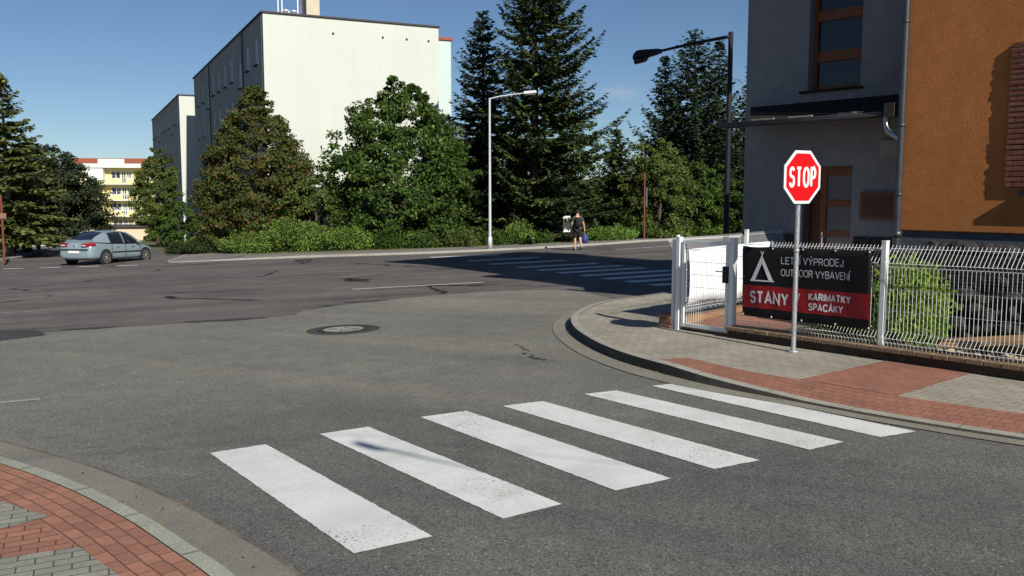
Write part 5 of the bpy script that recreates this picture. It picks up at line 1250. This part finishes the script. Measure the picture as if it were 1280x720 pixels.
# white box van, mostly behind the trees on the left
vn = thing('parked_van', 'white box van parked behind the larch on the left', 'van', (-33.6, 60.5, zg(-33.6, 60.5)), R(20))
q = MB(); q.b2(-1.0, 1.0, -.2, 3.6, .7, 2.75); q.build('cargo_box', 'car_white', vn, .03)
q = MB(); q.b2(-.9, .9, 3.65, 5.2, .5, 1.3); q.b2(-.85, .85, 3.65, 4.7, 1.303, 2.0); q.build('cab', 'car_white', vn, .06)
q = MB(); q.b2(-.95, .95, -.15, 3.6, .5, .697); q.build('chassis', 'car_trim', vn)
for x, y in ((-.85, .5), (.85, .5), (-.85, 4.3), (.85, 4.3)):
    q = MB(); q.lathe([(0, -.1), (.33, -.1), (.35, -.06), (.35, .06), (.33, .1), (0, .1)], 20, Matrix.Translation((x, y, .35)) @ Matrix.Rotation(R(90), 4, 'Y')); q.build('wheel', 'tyre', vn)

# ================= PERSON =================
def skin_mesh(name, joints, edges, radii, m, parent, root_i=0, sub=1):
    me = bpy.data.meshes.new(name); me.from_pydata(joints, edges, []); o = bpy.data.objects.new(name, me); COL.objects.link(o)
    md = o.modifiers.new('sk', 'SKIN'); md.use_smooth_shade = True
    sv = me.skin_vertices[0].data if me.skin_vertices else None
    if sv is None:
        bm = bmesh.new(); bm.from_mesh(me); bm.verts.layers.skin.verify(); bm.to_mesh(me); bm.free(); sv = me.skin_vertices[0].data
    for i, r in enumerate(radii): sv[i].radius = r if hasattr(r, '__len__') else (r, r)
    for i in range(len(sv)): sv[i].use_root = (i == root_i)
    o.modifiers.new('ss', 'SUBSURF').levels = sub; o.modifiers['ss'].render_levels = sub
    dg = bpy.context.evaluated_depsgraph_get(); dg.update()
    nm = bpy.data.meshes.new_from_object(o.evaluated_get(dg)); bpy.data.objects.remove(o)
    nm.materials.clear(); nm.materials.append(MATS[m]); o = bpy.data.objects.new(name, nm); COL.objects.link(o); o.parent = parent
    return o
px_, py_ = 2.85, 39.0
pe = thing('person', 'person walking away in dark green shirt and black shorts with backpack and blue bag', 'person', (px_, py_, zg(px_, py_)+.01), R(8))
# facing +Y; x>0 is the person's right side
J_ = [(0, 0, .93), (0, .01, 1.10), (0, .02, 1.28), (0, .03, 1.42), (0, .05, 1.50), (0, .07, 1.60), (0, .08, 1.70),      # 0-6 spine, neck, head
      (-.10, 0, .90), (-.10, .06, .50), (-.10, .02, .09), (-.10, .14, .04), (-.10, .22, .035),                                  # 7-11 left leg
      (.10, -.02, .90), (.11, -.02, .52), (.12, -.28, .19), (.12, -.22, .08), (.12, -.15, .05),                                  # 12-16 right leg, heel lifted behind
      (-.18, .02, 1.41), (-.25, .03, 1.14), (-.23, .16, .92), (-.22, .19, .84),                                                 # 17-20 left arm
      (.18, .02, 1.41), (.27, .0, 1.13), (.32, .05, .88), (.325, .06, .80)]                                                      # 21-24 right arm
E_ = [(0, 1), (1, 2), (2, 3), (3, 4), (4, 5), (5, 6), (0, 7), (7, 8), (8, 9), (9, 10), (10, 11), (0, 12), (12, 13), (13, 14), (14, 15), (15, 16), (3, 17), (17, 18), (18, 19), (19, 20), (3, 21), (21, 22), (22, 23), (23, 24)]
R_ = [(.14, .10), (.13, .09), (.155, .10), (.12, .08), .052, (.078, .095), (.07, .085), .085, .058, .035, .035, .028, .085, .058, .036, .035, .028, .055, .042, .032, .034, .055, .042, .032, .034]
bd = skin_mesh('body', J_, E_, R_, 'skin', pe, 0, 2)
# fingers of both hands
for (hx, hy, hz) in ((-.22, .19, .84), (.325, .06, .80)):
    s_ = -1 if hx < 0 else 1
    for k in range(4):
        y0 = hy-.028+.019*k; ln = (.062, .074, .078, .064)[k]
        q = MB(); q.tube([(hx, y0, hz-.01), (hx-.004*s_, y0+.004, hz-.035-ln*.4), (hx-.02*s_, y0+.006, hz-.04-ln*.85)], [.0095, .0085, .007], 6); q.build('finger', 'skin', bd)
    q = MB(); q.tube([(hx-.01*s_, hy+.03, hz+.01), (hx-.02*s_, hy+.055, hz-.025), (hx-.03*s_, hy+.05, hz-.055)], [.011, .0095, .008], 6); q.build('thumb', 'skin', bd)
hd = MB(); hd.lathe([(0, .105), (.06, .095), (.092, .05), (.098, 0), (.09, -.04), (.07, -.075), (.05, -.08)], 16, Matrix.Translation((0, .055, 1.675)) @ Matrix.Diagonal((.86, 1.08, 1, 1))); hd.build('hair', 'hair', pe)
q = MB(); q.lathe([(0, .02), (.012, .012), (.016, 0), (.01, -.02), (0, -.03)], 8, Matrix.Translation((.083, .075, 1.635))); q.build('ear', 'skin', bd)
q = MB(); q.lathe([(0, .02), (.012, .012), (.016, 0), (.01, -.02), (0, -.03)], 8, Matrix.Translation((-.083, .075, 1.635))); q.build('ear', 'skin', bd)
q = MB(); q.add([(-.014, .155, 1.61), (.014, .155, 1.61), (0, .19, 1.62), (0, .155, 1.66)], [(0, 1, 2), (1, 3, 2), (3, 0, 2)]); q.build('nose', 'skin', bd)
for s_ in (-1, 1): q = MB(); q.lathe([(0, .01), (.01, 0), (0, -.01)], 8, Matrix.Translation((s_*.032, .158, 1.655))); q.build('eye', 'hair', bd)
q = MB(); q.box((0, .158, 1.575), (.05, .01, .01)); q.build('mouth', 'rust_red', bd)
skin_mesh('shirt', [(0, 0, .86), (0, .01, 1.08), (0, .02, 1.28), (0, .025, 1.42), (-.185, .02, 1.40), (-.245, .03, 1.22), (.185, .02, 1.40), (.255, .01, 1.22)], [(0, 1), (1, 2), (2, 3), (3, 4), (4, 5), (3, 6), (6, 7)],
          [(.175, .13), (.165, .12), (.185, .13), (.14, .10), .078, .072, .078, .072], 'green_shirt', pe, 0, 2)
skin_mesh('shorts', [(0, 0, .94), (-.10, 0, .86), (-.105, .045, .52), (.10, -.01, .86), (.112, -.02, .54)], [(0, 1), (1, 2), (0, 3), (3, 4)], [(.16, .125), .115, .098, .115, .098], 'black_cloth', pe, 0, 2)
for (x, y, z, s_) in ((-.10, .10, .04, 0), (.12, -.21, .09, R(-38))):
    q = MB(); q.box((0, 0, 0), (.10, .29, .09), 0, Matrix.Rotation(s_, 4, 'X')); o = q.build('shoe', 'shoe', pe, .03); o.location = (x, y, z)
q = MB(); V_ = []
for z, wd, dp in ((1.0, .10, .06), (1.03, .14, .11), (1.15, .15, .14), (1.30, .14, .13), (1.40, .12, .10), (1.44, .07, .05)):
    for k in range(12): a = 2*pi*k/12; V_.append((wd*abs(cos(a))**.6*(1 if cos(a) > 0 else -1), -.19+dp*abs(sin(a))**.6*(1 if sin(a) > 0 else -1), z))
q.add(V_, [(i*12+k, i*12+(k+1) % 12, (i+1)*12+(k+1) % 12, (i+1)*12+k) for i in range(5) for k in range(12)], True); q.add(V_[:12], [tuple(range(12))]); q.add(V_[-12:], [tuple(range(12))])
bp = q.build('backpack', 'black_cloth', None); bp.location = pe.location; bp.rotation_euler = pe.rotation_euler; tag(bp, 'black backpack worn on the back of the walking person', 'backpack')
for s_ in (-1, 1): q = MB(); q.tube([(s_*.10, -.10, 1.42), (s_*.12, .03, 1.50), (s_*.11, .15, 1.38), (s_*.12, .10, 1.12)], .014, 6); q.build('strap', 'black_cloth', bp)
q = MB(); V_ = []
for z, wd, dp in ((-.46, .06, .05), (-.43, .13, .09), (-.28, .16, .11), (-.14, .11, .07), (-.04, .03, .025), (.0, .02, .02)):
    for k in range(14): a = 2*pi*k/14; w_ = 1+.14*sin(a*5+z*30); V_.append((wd*cos(a)*w_, dp*sin(a)*w_, z))
q.add(V_, [(i*14+k, i*14+(k+1) % 14, (i+1)*14+(k+1) % 14, (i+1)*14+k) for i in range(5) for k in range(14)], True); q.add(V_[:14], [tuple(range(14))])
bg_ = q.build('carrier_bag', 'blue_bag'); bg_.location = pe.location+Vector((.345*cos(R(8))-.07*sin(R(8)), .345*sin(R(8))+.07*cos(R(8)), .76)); tag(bg_, 'crumpled dark blue carrier bag hanging from the walking person right hand', 'bag')
